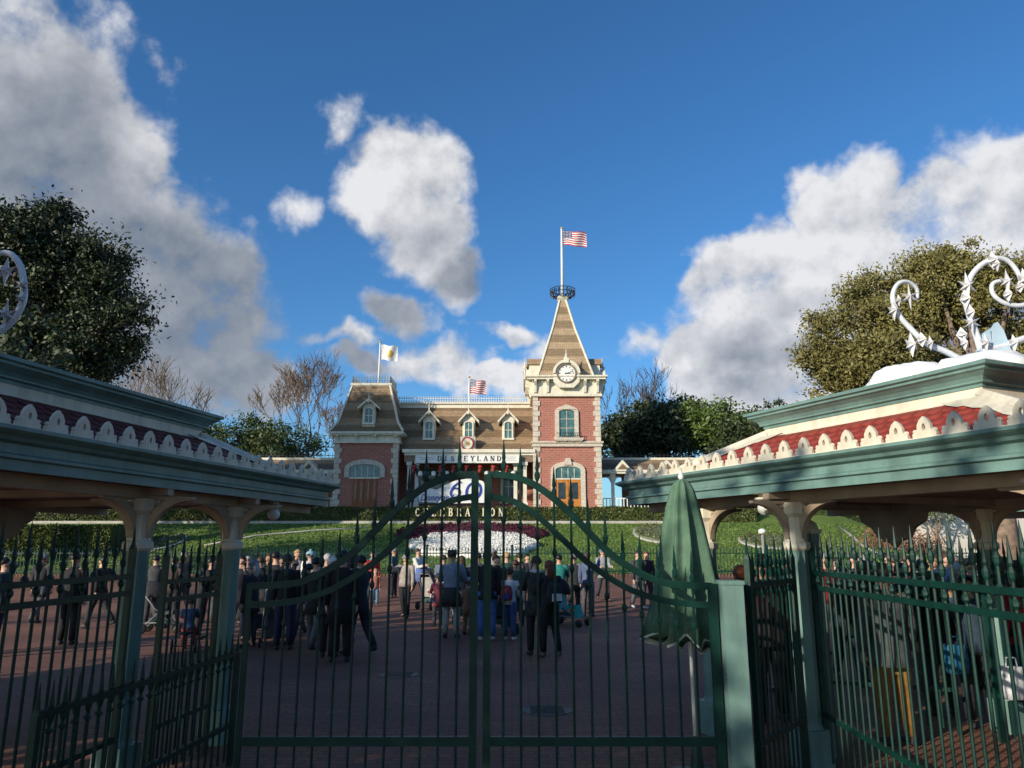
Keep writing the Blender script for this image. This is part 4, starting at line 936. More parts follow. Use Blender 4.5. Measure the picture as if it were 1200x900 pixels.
# ================================================================== CANOPIES
def canopy(name, label, corner, ang, side, L=5.65, W=3.9, cols=(1.13, 2.46, 4.95), farcols=(2.3, 3.7, 4.95), ins=.45, lamps=(1.08, 2.3, 4.9), tiles=True, booth=False, tilemat=REDT):
    """corner = far eave corner on the gate side; ang = heading of the long axis (deg, + = left); side=+1 canopy lies to the right of that eave"""
    ld = Vector((-math.sin(R(ang)), math.cos(R(ang)), 0)); pd = Vector((ld.y, -ld.x, 0))*side
    c = Vector((corner[0], corner[1], 0)) + pd*W/2 - ld*L/2
    t = empty(name, c, label, 'canopy', 'entrance canopies', rz=R(ang))
    hx, hy = W/2, L/2; S = -side      # local x of the gate side is S*hx
    def rect(ins, z): return [Vector((sx*(hx-ins), sy*(hy-ins), z)) for sx, sy in ((-1, -1), (1, -1), (1, 1), (-1, 1))]
    m = MB(); m.rings([rect(i, z) for i, z in ((.13, 2.385), (.12, 2.385), (.12, 2.455), (.09, 2.465), (.09, 2.485), (.12, 2.50), (.12, 2.56), (.075, 2.575), (.06, 2.60), (.02, 2.62), (0, 2.635), (0, 2.66), (.3, 2.662))], False)
    obj('fascia', m, TEAL, t)
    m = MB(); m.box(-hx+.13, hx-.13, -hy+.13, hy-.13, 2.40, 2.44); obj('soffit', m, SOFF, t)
    # soffit boards
    m = MB(); m.box(-.06, .06, -hy+.14, hy-.14, 2.30, 2.398); me = mesh_of('beam', m, TRUSS)
    bxs = [S*(hx-ins), -S*(hx-.57)]
    for x in bxs: obj('beam', me, None, t, loc=(x, 0, 0))
    m = MB(); m.box(-hx+.13, hx-.13, -.04, .04, 2.33, 2.396); me = mesh_of('cross_beam', m, TRUSS)
    for d in cols: obj('cross_beam', me, None, t, loc=(0, hy-d+.0, 0))
    # column with capital and fan brackets
    m = MB(); m.box(-.13, .13, -.13, .13, 0, .32); m.lathe([(.115, .32), (.10, .36), (.10, 1.90)], n=8); cme = mesh_of('column', m, TEAL)
    m = MB(); m.lathe([(.105, 1.86), (.125, 1.88), (.125, 1.93), (.10, 1.95), (.10, 2.16), (.14, 2.20), (.14, 2.30)], n=8); capm = mesh_of('capital', m, CREAM)
    m = MB(); oa = []; ia = []
    for i in range(10):
        a = math.pi/2*i/9; oa.append((.11+.38*(1-math.cos(a)), 1.97+.31*math.sin(a))); ia.append((.09+.30*(1-math.cos(a)), 2.06+.26*math.sin(a)))
    for i in range(9): m.prism([oa[i], oa[i+1], ia[i+1], ia[i]], -.028, .028)
    m.prism([(.09, 2.31), (.09, 2.10), (.115, 2.10), (.115, 2.285), (.50, 2.285), (.50, 2.31)], -.026, .026)
    for kx, kz, kr in ((.155, 2.225, .045), (.24, 2.255, .03)):
        for i in range(10):
            A0, A1 = 2*math.pi*i/10, 2*math.pi*(i+1)/10
            m.prism([(kx+kr*math.cos(A0), kz+kr*math.sin(A0)), (kx+kr*.5*math.cos(A0), kz+kr*.5*math.sin(A0)), (kx+kr*.5*math.cos(A1), kz+kr*.5*math.sin(A1)), (kx+kr*math.cos(A1), kz+kr*math.sin(A1))], -.02, .02)
    brm = mesh_of('bracket', m, TRUSS)
    for xx, lst in ((bxs[0], cols), (bxs[1], farcols)):
        for d in lst:
            cobj = obj('column', cme, None, t, loc=(xx, hy-d, 0)); obj('capital', capm, None, cobj)
            for k in range(4): obj('bracket', brm, None, cobj, rot=(0, 0, R(90*k)))
    # hanging scalloped pendant where the far row has no column
    m = MB(); m.prism([(-.5, 2.36), (.5, 2.36), (.45, 2.2), (.3, 2.12), (.22, 2.0), (.08, 1.96), (0, 1.88), (-.08, 1.96), (-.22, 2.0), (-.3, 2.12), (-.45, 2.2)], -.04, .04)
    obj('pendant', m, TRUSS, t, loc=(bxs[1], hy-cols[0], 0), rot=(0, 0, R(90)))
    # globe lamps hung under the eave
    m = MB(); m.ball((0, 0, 2.25), .068, 14, 10); gm = mesh_of('globe', m, MASK, True)
    m = MB(); m.lathe([(.03, 2.30), (.055, 2.33), (.085, 2.335), (.085, 2.35), (.05, 2.36), (.05, 2.38), (.1, 2.385), (.1, 2.40)], n=10); hm = mesh_of('lamp_holder', m, CREAM, False)
    for d in lamps:
        h = obj('lamp_holder', hm, None, t, loc=(S*(hx-.25), hy-d, 0)); obj('globe', gm, None, h)
    # cresting
    m = MB(); w_ = .105
    out = [(-w_, 0), (w_, 0), (w_, .05), (w_*.70, .065), (w_*.58, .09), (w_*.56, .13), (w_*.34, .18), (0, .215), (-w_*.34, .18), (-w_*.56, .13), (-w_*.58, .09), (-w_*.70, .065), (-w_, .05)]
    inn = [(-.008, .075), (.008, .075), (.013, .085), (.015, .095), (.016, .105), (.015, .12), (.009, .135), (0, .145), (-.009, .135), (-.015, .12), (-.016, .105), (-.015, .095), (-.013, .085)]
    for i in range(13):
        j = (i+1) % 13; m.prism([out[i], out[j], inn[j], inn[i]], -.014, .014)
    for s in (-1, 1): m.ball((s*w_*.82, 0, .07), .024, 6, 4, (1, .8, 1))
    m.v = [(v[0]*.92, v[1], v[2]*.74) for v in m.v]; crm = mesh_of('cresting_lobe', m, CREAM)
    n = int(L/.245); 
    for i in range(n):
        y = -hy+.13+(2*hy-.26)*(i+.5)/n
        obj('cresting_lobe', crm, None, t, loc=(S*(hx-.05), y, 2.665), rot=(0, 0, R(90)))
        obj('cresting_lobe', crm, None, t, loc=(-S*(hx-.05), y, 2.665), rot=(0, 0, R(90)))
    n = int(W/.245)
    for i in range(n):
        x = -hx+.13+(2*hx-.26)*(i+.5)/n
        for s in (-1, 1): obj('cresting_lobe', crm, None, t, loc=(x, s*(hy-.05), 2.665))
    m = MB(); m.rings([rect(.066, 2.655), rect(.066, 2.672), rect(.034, 2.672), rect(.034, 2.655)], False); obj('cresting_base', m, CREAM, t)
    # mansard
    def r2(ix, iy, z): return [Vector((sx*(hx-ix), sy*(hy-iy), z)) for sx, sy in ((-1, -1), (1, -1), (1, 1), (-1, 1))]
    A = r2(.32, .60, 2.66); B = r2(1.0, 1.60, 3.08)
    m = MB(); m.rings([A, B]); mr_ = obj('mansard_roof', m, mat('dark_red_roof_boards', (.20, .04, .03), .8), t)
    for i in range(4):
        m = MB(); m.tube([A[i]+Vector((0, 0, .01)), B[i]+Vector((0, 0, .01))], [.075, .06], 6); obj('hip_board', m, CREAM, t)
    for sx, sy in ((-1, -1), (1, -1), (1, 1), (-1, 1)):
        bx, by = sx*(hx-1.0), sy*(hy-1.60)
        m = MB(); m.prism([(.02, 3.07), (-.36, 3.07), (-.36, 3.03), (-.32, 2.99), (-.26, 2.99), (-.24, 2.95), (-.18, 2.93), (-.16, 2.88), (-.17, 2.83), (-.12, 2.78), (.02, 2.76)], 0, .03,
            lambda a, b, c, by=by, sx=sx, sy=sy, bx=bx: (bx+sx*(.05+c+(3.08-b)*1.62), by+sy*((3.08-b)*2.38+a+.03), b))
        obj('corner_scroll', m, CREAM, t)
    m = MB(); m.rings([r2(.98, 1.58, 3.06), r2(.98, 1.58, 3.17)], False); m.rings([r2(.96, 1.56, 3.05), r2(.96, 1.56, 3.07), r2(.98, 1.58, 3.075)], False); obj('frieze', m, CREAM, t)
    m = MB(); m.rings([r2(ix, ix+.60, z) for ix, z in ((1.0, 3.155), (.97, 3.155), (.97, 3.18), (.94, 3.19), (.94, 3.205), (.92, 3.235), (.87, 3.27), (.85, 3.275), (.85, 3.295), (.82, 3.305), (.82, 3.335), (1.1, 3.35))], True); obj('cornice', m, TEAL, t)
    # fish-scale tiles
    tm = MB(); pl = [(-.062, .075), (.062, .075), (.062, -.03), (.045, -.06), (.015, -.078), (-.015, -.078), (-.045, -.06), (-.062, -.03)]
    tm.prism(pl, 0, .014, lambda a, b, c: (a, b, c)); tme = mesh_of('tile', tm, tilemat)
    st_ = MB(); rnd = random.Random(5)
    for f in range(4):
        a0, a1, b0, b1 = A[f], A[(f+1) % 4], B[f], B[(f+1) % 4]
        ex = (a1-a0).normalized(); up = ((b0+b1)/2-(a0+a1)/2); sl_ = up.length; up.normalize(); nz = ex.cross(up)
        long_side = f in (1, 3); gate_side = long_side and (((a0.x+a1.x)/2 > 0) == (S > 0)); 
        rows = int(sl_/.115)
        for r_ in range(rows+1):
            k = (r_*.115+.04)/sl_
            if k > .88: continue
            k = min(1, k); p, q = a0.lerp(b0, k), a1.lerp(b1, k); ln = (q-p).length; nn = int(ln/.128)
            for i in range(nn):
                o = (i+.5+(.5 if r_ % 2 else 0))*ln/nn
                if o > ln-.08 or o < .08: continue
                pos = p + ex*o + nz*(.012+.004*rnd.random())
                M3 = Matrix((ex, (up-nz*.10).normalized(), nz)).transposed().to_4x4()
                MM = Matrix.Translation(pos) @ M3
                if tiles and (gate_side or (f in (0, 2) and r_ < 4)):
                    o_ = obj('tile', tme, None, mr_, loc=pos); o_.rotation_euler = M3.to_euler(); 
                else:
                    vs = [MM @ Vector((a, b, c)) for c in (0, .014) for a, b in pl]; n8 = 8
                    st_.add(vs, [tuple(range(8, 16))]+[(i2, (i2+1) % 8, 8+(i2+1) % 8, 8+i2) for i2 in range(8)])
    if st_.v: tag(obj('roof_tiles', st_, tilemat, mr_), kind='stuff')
    if booth:
        bo = MB(); bo.box(-S*.2, S*.9, -hy+.6, -hy+2.0, .0, 1.05) if S > 0 else bo.box(-.9, .2, -hy+.6, -hy+2.0, 0, 1.05)
        obj('booth_counter', bo, SOFF, t)
    return t
# the right and left canopies beside the gate, and their neighbours in the row
canopy('entrance_canopy', 'sunlit canopy right of the gate with red tiled roof and snow ornament', (1.26, 9.25), 23.5, 1)
canopy('entrance_canopy', 'shaded teal canopy left of the gate nearest the viewer', (-2.18, 9.65), -11.7, -1, L=6.3, cols=(1.76, 3.19, 5.8), ins=.40, lamps=(1.2,), tilemat=mat('shade_darkened_tile', (.13, .028, .024), .6, .25, 5))  # tile colour darkened to carry the shade on this roof
canopy('entrance_canopy', 'second canopy further left, mostly hidden behind the near left one', (-7.6, 8.3), -24, -1, tiles=False)
canopy('entrance_canopy', 'second canopy further right beyond the near right one', (6.9, 11.3), 33, 1, tiles=False)
canopy('entrance_canopy', 'third canopy at the far left end of the entrance row', (-12.8, 5.2), -36, -1, tiles=False, cols=(1.5, 4.2), farcols=(1.5, 4.2))

# ------------------------------------------------------------------ snow ornaments on the roofs
def star(mb, c, r, yaw, thick=.02, n=6):
    c = Vector(c); pts = []
    for i in range(2*n):
        a = math.pi/2+math.pi*i/n; rr = r*(1 if i % 2 == 0 else .30)*(1.25 if i in (0, n) else .85); pts.append((rr*math.cos(a), rr*math.sin(a)))
    rz = Matrix.Rotation(yaw, 3, 'Z')
    k = len(mb.v); vs = [c+rz @ Vector((a, 0, b)) for a, b in pts]+[c+rz @ Vector((0, -thick*2.5, 0)), c+rz @ Vector((0, thick*2.5, 0))]
    fs = []; m2 = 2*n
    for i in range(m2): fs.append((i, (i+1) % m2, m2)); fs.append(((i+1) % m2, i, m2+1))
    mb.add(vs, fs)
def smooth_path(ctrl, sub=5):
    out = []
    c = [ctrl[0]]+list(ctrl)+[ctrl[-1]]
    for i in range(1, len(c)-2):
        for k in range(sub):
            t = k/sub; p0, p1, p2, p3 = c[i-1], c[i], c[i+1], c[i+2]
            out.append(.5*((2*p1)+(-p0+p2)*t+(2*p0-5*p1+4*p2-p3)*t*t+(-p0+3*p1-3*p2+p3)*t**3))
    out.append(c[-2]); return out
def vine(name, label, base, D, paths, stars, leafs=()):
    t = empty(name, base, label, 'ornament', 'white vine ornaments on the canopy roofs')
    m = MB()
    for pl, r0, r1 in paths:
        q = smooth_path([P(a, b, D+dd) for a, b, dd in pl]); n = len(q); m.tube(q, [.8*r0+.8*(r1-r0)*i/(n-1) for i in range(n)], 10)
    obj('stem', m, ICE, t, True, world=True)
    for (a, b, dd, r, yw) in stars:
        s_ = MB(); star(s_, P(a, b, D+dd), r*1.02, R(yw)); obj('star', s_, STARM, t, world=True)
    for pl in leafs:
        s_ = MB(); s_.prism([tuple((P(a, b, D).x, P(a, b, D).z)) for a, b in pl], D-.03, D+.03); obj('ice_leaf', s_, mat('pale_blue_ice', (.50, .66, .78), .3, .1, 5), t, world=True)
    return t
RD = 7.0
vine('vine_ornament', 'white curled vine with silver stars, left one on the right canopy roof', P(1100, 425, RD), RD,
     [(((1130,424,0),(1108,412,0),(1085,402,0),(1068,386,0),(1054,370,0),(1046,350,0),(1051,334,.02),(1063,330,.05),(1074,338,.08),(1075,350,.1)), .040, .020)],
     [(1047,364,-.04,.085,10), (1066,348,-.03,.115,-15), (1068,404,-.04,.10,20), (1053,352,-.04,.05,0), (1080,398,-.03,.06,30), (1090,402,-.06,.06,0)])
vine('vine_ornament', 'tall double curled white vine with stars, right one on the right canopy roof', P(1165, 420, RD), RD,
     [(((1150,412,0),(1144,392,0),(1137,372,0),(1132,350,0),(1136,328,0),(1148,312,0),(1165,303,0),(1180,305,0),(1192,318,0),(1199,335,0)), .043, .026),
      (((1232,345,0),(1215,352,0),(1196,358,0),(1177,355,0),(1164,345,0),(1163,333,.03),(1174,329,.05),(1183,331,.08)), .03, .024),
      (((1150,412,0),(1175,405,0),(1205,395,0),(1240,385,0)), .05, .03)],
     [(1133,335,-.05,.12,5), (1131,350,-.05,.08,40), (1139,378,-.05,.10,-20), (1137,366,-.05,.07,20), (1163,305,-.05,.08,30), (1168,310,-.07,.06,0), (1180,330,-.05,.10,0), (1181,345,-.05,.06,20), (1200,328,-.05,.10,20), (1195,336,-.05,.05,20), (1127,392,-.05,.06,50), (1155,402,-.07,.08,0), (1188,402,-.07,.07,10), (1130,402,-.07,.06,10)],
     [((1159,412),(1162,385),(1167,378),(1174,388),(1184,414)), ((1145,412),(1153,390),(1158,386),(1161,412))])
LD = 5.7
vine('vine_ornament', 'dim white curled vine with stars on the left canopy roof', P(10, 400, LD), LD,
     [(((-30,400,0),(-8,392,0),(12,378,0),(26,356,0),(28,335,0),(24,312,0),(13,298,0),(0,297,0),(-12,305,0),(-14,320,.05)), .042, .022)],
     [(7,318,-.03,.10,0), (26,334,-.05,.07,20), (7,368,-.05,.10,10), (24,350,-.05,.05,10), (-10,350,-.05,.08,10)])
def snow(label, lst, base, sd):
    t = empty('snow_mound', base, label, 'snow'); rnd = random.Random(sd)
    m = MB()
    for (p, rx, ry, rz) in lst:
        n, mm = 28, 12; vs = []; fs = []
        for i in range(mm+1):
            ph = math.pi/2*i/mm
            for k in range(n):
                a = 2*math.pi*k/n; d = Vector((math.sin(ph)*math.cos(a), math.sin(ph)*math.sin(a), math.cos(ph)))
                f = 1+.13*mnoise.noise(d*2.3+Vector(p))+.05*mnoise.noise(d*6+Vector(p)); vs.append(Vector(p)+Vector((d.x*rx*f, d.y*ry*f, d.z**.8*rz*f)))
        for i in range(mm):
            for k in range(n): fs.append((i*n+k, (i+1)*n+k, (i+1)*n+(k+1) % n, i*n+(k+1) % n))
        m.add(vs, fs)
    obj('snow_heap', m, SNOW, t, True, world=True); return t
def rp(px, D, z=3.345): u = P(px, 430, D); return (u.x, D, z)
snow('white artificial snow mounds heaped along the sunlit right canopy roof', [(rp(1062, 6.9), .34, .4, .23), (rp(1100, 6.8), .34, .4, .14), (rp(1150, 6.6), .46, .45, .25), (rp(1200, 6.7), .50, .5, .24), (rp(1262, 6.8), .5, .5, .25), (rp(1038, 7.1), .22, .3, .14)], (3.9, 6.9, 3.345), 1)

# ================================================================== FENCES
bm_ = MB(); bm_.tube([(0, 0, .06), (0, 0, 1.80)], .0105, 6); 
bm_.lathe([(.012, 1.60), (.024, 1.62), (.024, 1.64), (.012, 1.66)], n=6); BARM = mesh_of('bar', bm_, DTEAL)
fm_ = MB(); fm_.lathe([(.011, -.05), (.019, -.03), (.023, .0), (.011, .03), (.016, .05), (.010, .11), (.002, .20)], n=6); FINM = mesh_of('finial', fm_, DTEAL)
def fence(label, a, b, rails, sp=.115, ztop=(1.80, 1.72), zb=.06, post=True, m=DTEAL, grp='green spear-topped entrance fences', dh=0):
    a = Vector(a); b = Vector(b); d = (b-a); ln = d.length; d.normalize(); yaw = math.atan2(d.y, d.x)
    t = empty('entrance_fence', (a.x, a.y, 0), label, 'fence', grp, rz=yaw)
    for z in rails:
        r_ = MB(); r_.box(0, ln, -.02, .02, z-.02, z+.02); obj('rail', r_, m, t)
    n = int(ln/sp); k = 0
    for i in range(n+1):
        x = ln*i/n; zt = ztop[i % 2]; sc3 = (zt-zb)/1.74
        bo = obj('bar', BARM, None, t, loc=(x, 0, zb-.06*sc3)); bo.scale = (1, 1, sc3)
        obj('finial', FINM, None, t, loc=(x, 0, zt))
    if post:
        for x in (0, ln):
            p_ = MB(); p_.box(-.022, .022, -.022, .022, 0, max(ztop)+.02); p_.rings([[Vector((sx*.022*q, sy*.022*q, z)) for sx, sy in ((-1, -1), (1, -1), (1, 1), (-1, 1))] for q, z in ((1, max(ztop)+.02), (.05, max(ztop)+.09))]); obj('post', p_, m, t, loc=(x, 0, 0))
    return t
fence('green fence panel between the pale gate post and the near right column', (1.86, 6.1), (2.52, 6.95), (1.60, .44), .105, (1.78, 1.70))
fence('long green fence running toward the viewer right of the near right column', (2.78, 7.15), (2.68, 2.9), (1.66, 1.53, .44), .115, (1.84, 1.76))
fence('dark fence running toward the viewer left of the near left column', (-3.08, 6.25), (-3.18, 2.9), (1.66, 1.53, .44), .125, (1.86, 1.78))
fence('dark fence panel between the two left columns', (-2.96, 6.6), (-2.86, 7.55), (1.60, 1.45, .44), .12, (1.80, 1.72))
fence('low dark turnstile railing between the left columns and the gate', (-2.72, 4.6), (-2.50, 7.2), (.95, .35), .115, (.93, .93))
fence('green fence panel behind the long right fence under the canopy', (4.6, 8.3), (3.2, 8.9), (1.60, .44), .13, (1.78, 1.70))
fence('green railing far right between the canopy far columns', (4.85, 8.0), (5.6, 6.3), (1.60, .44), .13, (1.78, 1.70))
# thin pale teal end post behind the near right column
t = MB(); t.box(-.06, .06, -.06, .06, 0, 2.02); eo = empty('end_post', (2.92, 7.5, 0), 'thin pale teal post with cream cap just behind the near right column', 'post')
obj('shaft', t, TEAL, eo); t = MB(); t.box(-.085, .085, -.085, .085, 2.02, 2.06); t.lathe([(.09, 2.06), (.07, 2.12), (.02, 2.15)], n=8); obj('cap', t, CREAM, eo)
# pale gate post
gp = P(855, 680, 5.95); t = MB(); t.box(-.08, .08, -.08, .08, 0, gp.z-.03); eo = empty('gate_post', (gp.x, 5.95, 0), 'square pale teal gate post at the right end of the gate', 'post')
obj('shaft', t, TEAL, eo); t = MB(); t.box(-.088, .088, -.088, .088, gp.z-.03, gp.z); obj('cap', t, TEAL, eo); t = MB(); t.box(-.09, .09, -.09, .09, 0, .18); obj('plinth', t, TEAL, eo)

# ------------------------------------------------------------------ the gate
GD = 6.0
def gx(px): return P(px, 700, GD).x
def gzp(py): return P(600, py, GD).z
OUT = [(571,556),(603,559),(632,571),(662,594),(690,622),(712,645),(733,661),(760,676),(785,684),(835,687)]
LOW = [(574,582),(603,588),(632,606),(660,632),(693,662),(733,688),(767,701),(800,707),(835,709)]
def interp(L_, px):
    if px <= L_[0][0]: return L_[0][1]
    for (a, b), (c, d) in zip(L_, L_[1:]):
        if a <= px <= c: return b+(d-b)*(px-a)/(c-a)
    return L_[-1][1]
def leaf(label, s):
    mxp = lambda px: px if s > 0 else 2*563.2-px
    t = empty('gate_leaf', (gx(mxp(835)), GD, 0), label, 'gate', 'two leaves of the arched green gate')
    for nm, L_, r_ in (('top_arch', OUT, .026), ('lower_arch', LOW, .023)):
        q = smooth_path([Vector((gx(mxp(a)), GD, gzp(b))) for a, b in L_], 4)
        m = MB(); rs_ = []
        for i, p in enumerate(q):
            tn = (q[min(i+1, len(q)-1)]-q[max(i-1, 0)]).normalized(); nn = Vector((-tn.z, 0, tn.x))*r_
            rs_.append([p+nn+Vector((0, -.022, 0)), p+nn+Vector((0, .022, 0)), p-nn+Vector((0, .022, 0)), p-nn+Vector((0, -.022, 0))])
        m.rings(rs_); obj(nm, m, DTEAL, t, world=True)
    m = MB(); x0, x1 = sorted((gx(mxp(575)), gx(mxp(832)))); z = gzp(868.5); m.box(x0, x1, GD-.02, GD+.02, z-.032, z+.032); m.box(x0, x1, GD-.018, GD+.018, .08, .13); obj('bottom_rail', m, DTEAL, t, world=True)
    m = MB(); x = gx(mxp(571)); m.box(x-.028, x+.028, GD-.03, GD+.03, .04, gzp(556)); obj('meeting_stile', m, DTEAL, t, world=True)
    m = MB(); x = gx(mxp(835)); hw_ = .03 if s > 0 else .018; m.box(x-hw_, x+hw_, GD-hw_, GD+hw_, .04, gzp(684)); obj('hinge_stile', m, DTEAL, t, world=True)
    inv = wmat(t).inverted()
    for k in range(13):
        px = 590+k*20.2 - (s < 0)*0
        if px > 832: break
        x = gx(mxp(px)); zt = gzp(interp(OUT, px)); sp = .06+(.035 if k % 2 == 0 else 0); top = zt+sp
        m = MB(); m.tube([(x, GD, .06), (x, GD, top)], .0095, 6)
        zl = gzp(interp(LOW, px)); 
        for zz in ((zl-.16, zl+.0) if k % 2 == 0 else (zl-.16,)): m.lathe([(.011, -.03), (.019, -.012), (.020, 0), (.019, .012), (.011, .03)], (x, GD, zz), 6)
        b = obj('bar', m, DTEAL, t, world=True)
        f = obj('finial', FINM, None, b, loc=inv @ Vector((x, GD, top)))
    return t
leaf('right leaf of the arched green gate, next to the closed umbrella', 1)
leaf('left leaf of the arched green gate', -1)

# ------------------------------------------------------------------ closed umbrella
UD = 6.75; top = P(797, 562, UD); bt = P(803, 765, UD); ux = top.x+.01
t = empty('closed_umbrella', (ux, UD, 0), 'closed sage green market umbrella on a white pole behind the gate', 'umbrella')
zt_, zb_ = top.z, P(600, 752, UD).z
m = MB(); NR = 96; rs_ = []
prof = [(0, .035), (.03, .075), (.07, .10), (.16, .13), (.3, .165), (.45, .20), (.6, .235), (.75, .265), (.88, .29), (1.0, .325)]
for j in range(len(prof)):
    k, r = prof[j]; ring = []
    for i in range(NR):
        a = 2*math.pi*i/NR; fd = 1-2*abs(math.sin(4.5*a+.4*math.sin(3*a)+k*.4))**.75; rr = r*(1+(.14+.26*k)*fd*(1 if fd > 0 else .8)+.04*k*math.sin(3*a+1))
        zz = zt_-(zt_-zb_)*k - (.05*math.sin(8*a+.5)*k if k > .9 else 0) - (.06*math.cos(a-.5) if k > .9 else 0)
        ring.append(Vector((rr*math.cos(a), rr*math.sin(a)*.85, zz)))
    rs_.append(ring)
m.rings(rs_, True); obj('canopy_cloth', m, OLIVEU, t, True)
m = MB(); lo = rs_[-1]; m.rings([[v+Vector((0, 0, .0)) for v in lo], [v*1.0+Vector((v.x*.02, v.y*.02, -.022)) for v in lo]], False); obj('hem', m, mat('pale_hem', (.55, .58, .5), .7), t, True)
m = MB(); m.tube([(.02, 0, 0), (0, 0, zt_+.02)], .018, 8); obj('pole', m, WHITE, t, True)
m = MB(); m.lathe([(.012, 0), (.03, .03), (.02, .06), (.004, .10)], (0, 0, zt_-.01), 8); obj('finial', m, WHITE, t, True)
m = MB(); m.lathe([(.28, 0), (.28, .05), (.06, .09), (.03, .3)], (0.02, 0, 0), 16); obj('base', m, DARKG, t)
# slim lamp post in the lawn behind the right column
lp = P(895, 650, 30.0); t = empty('path_lamp', (lp.x, 30, gz(0, 30)), 'slim grey post with small white lamp head beyond the plaza', 'lamp')
m = MB(); m.tube([(0, 0, 0), (0, 0, 2.0)], .05, 6); obj('post', m, mat('grey_metal', (.3, .3, .29), .5), t); m = MB(); m.ball((0, 0, 2.12), .16, 10, 6, (1, 1, .7)); obj('lamp_head', m, WHITE, t, True)
# ================================================================== PEOPLE
def cloth(c): 
    nm = 'cloth_%02x%02x%02x' % tuple(int(255*x) for x in c)
    return mat(nm, c, .85, .14, 14, .35, 22)
SKINS = [mat('light_skin', (.58, .34, .24), .55, .05, 8), mat('tan_skin', (.42, .23, .14), .55, .05, 8), mat('brown_skin', (.20, .10, .06), .55, .05, 8)]
HAIRS = {'brown': mat('brown_hair', (.055, .03, .018), .6, .3, 20), 'black': mat('black_hair', (.012, .01, .01), .5, .3, 20), 'blond': mat('blond_hair', (.42, .27, .12), .6, .2, 20),
         'grey': mat('grey_hair', (.42, .40, .38), .7, .15, 20), 'red': mat('auburn_hair', (.16, .045, .02), .6, .2, 20), 'white': mat('white_hair', (.7, .68, .64), .7, .1, 20)}
def limb_dir(fwd, out, s):  # angle forward (deg), outward; forward is -Y
    return Vector((s*math.sin(R(out)), -math.sin(R(fwd))*math.cos(R(out)), -math.cos(R(fwd))*math.cos(R(out))))
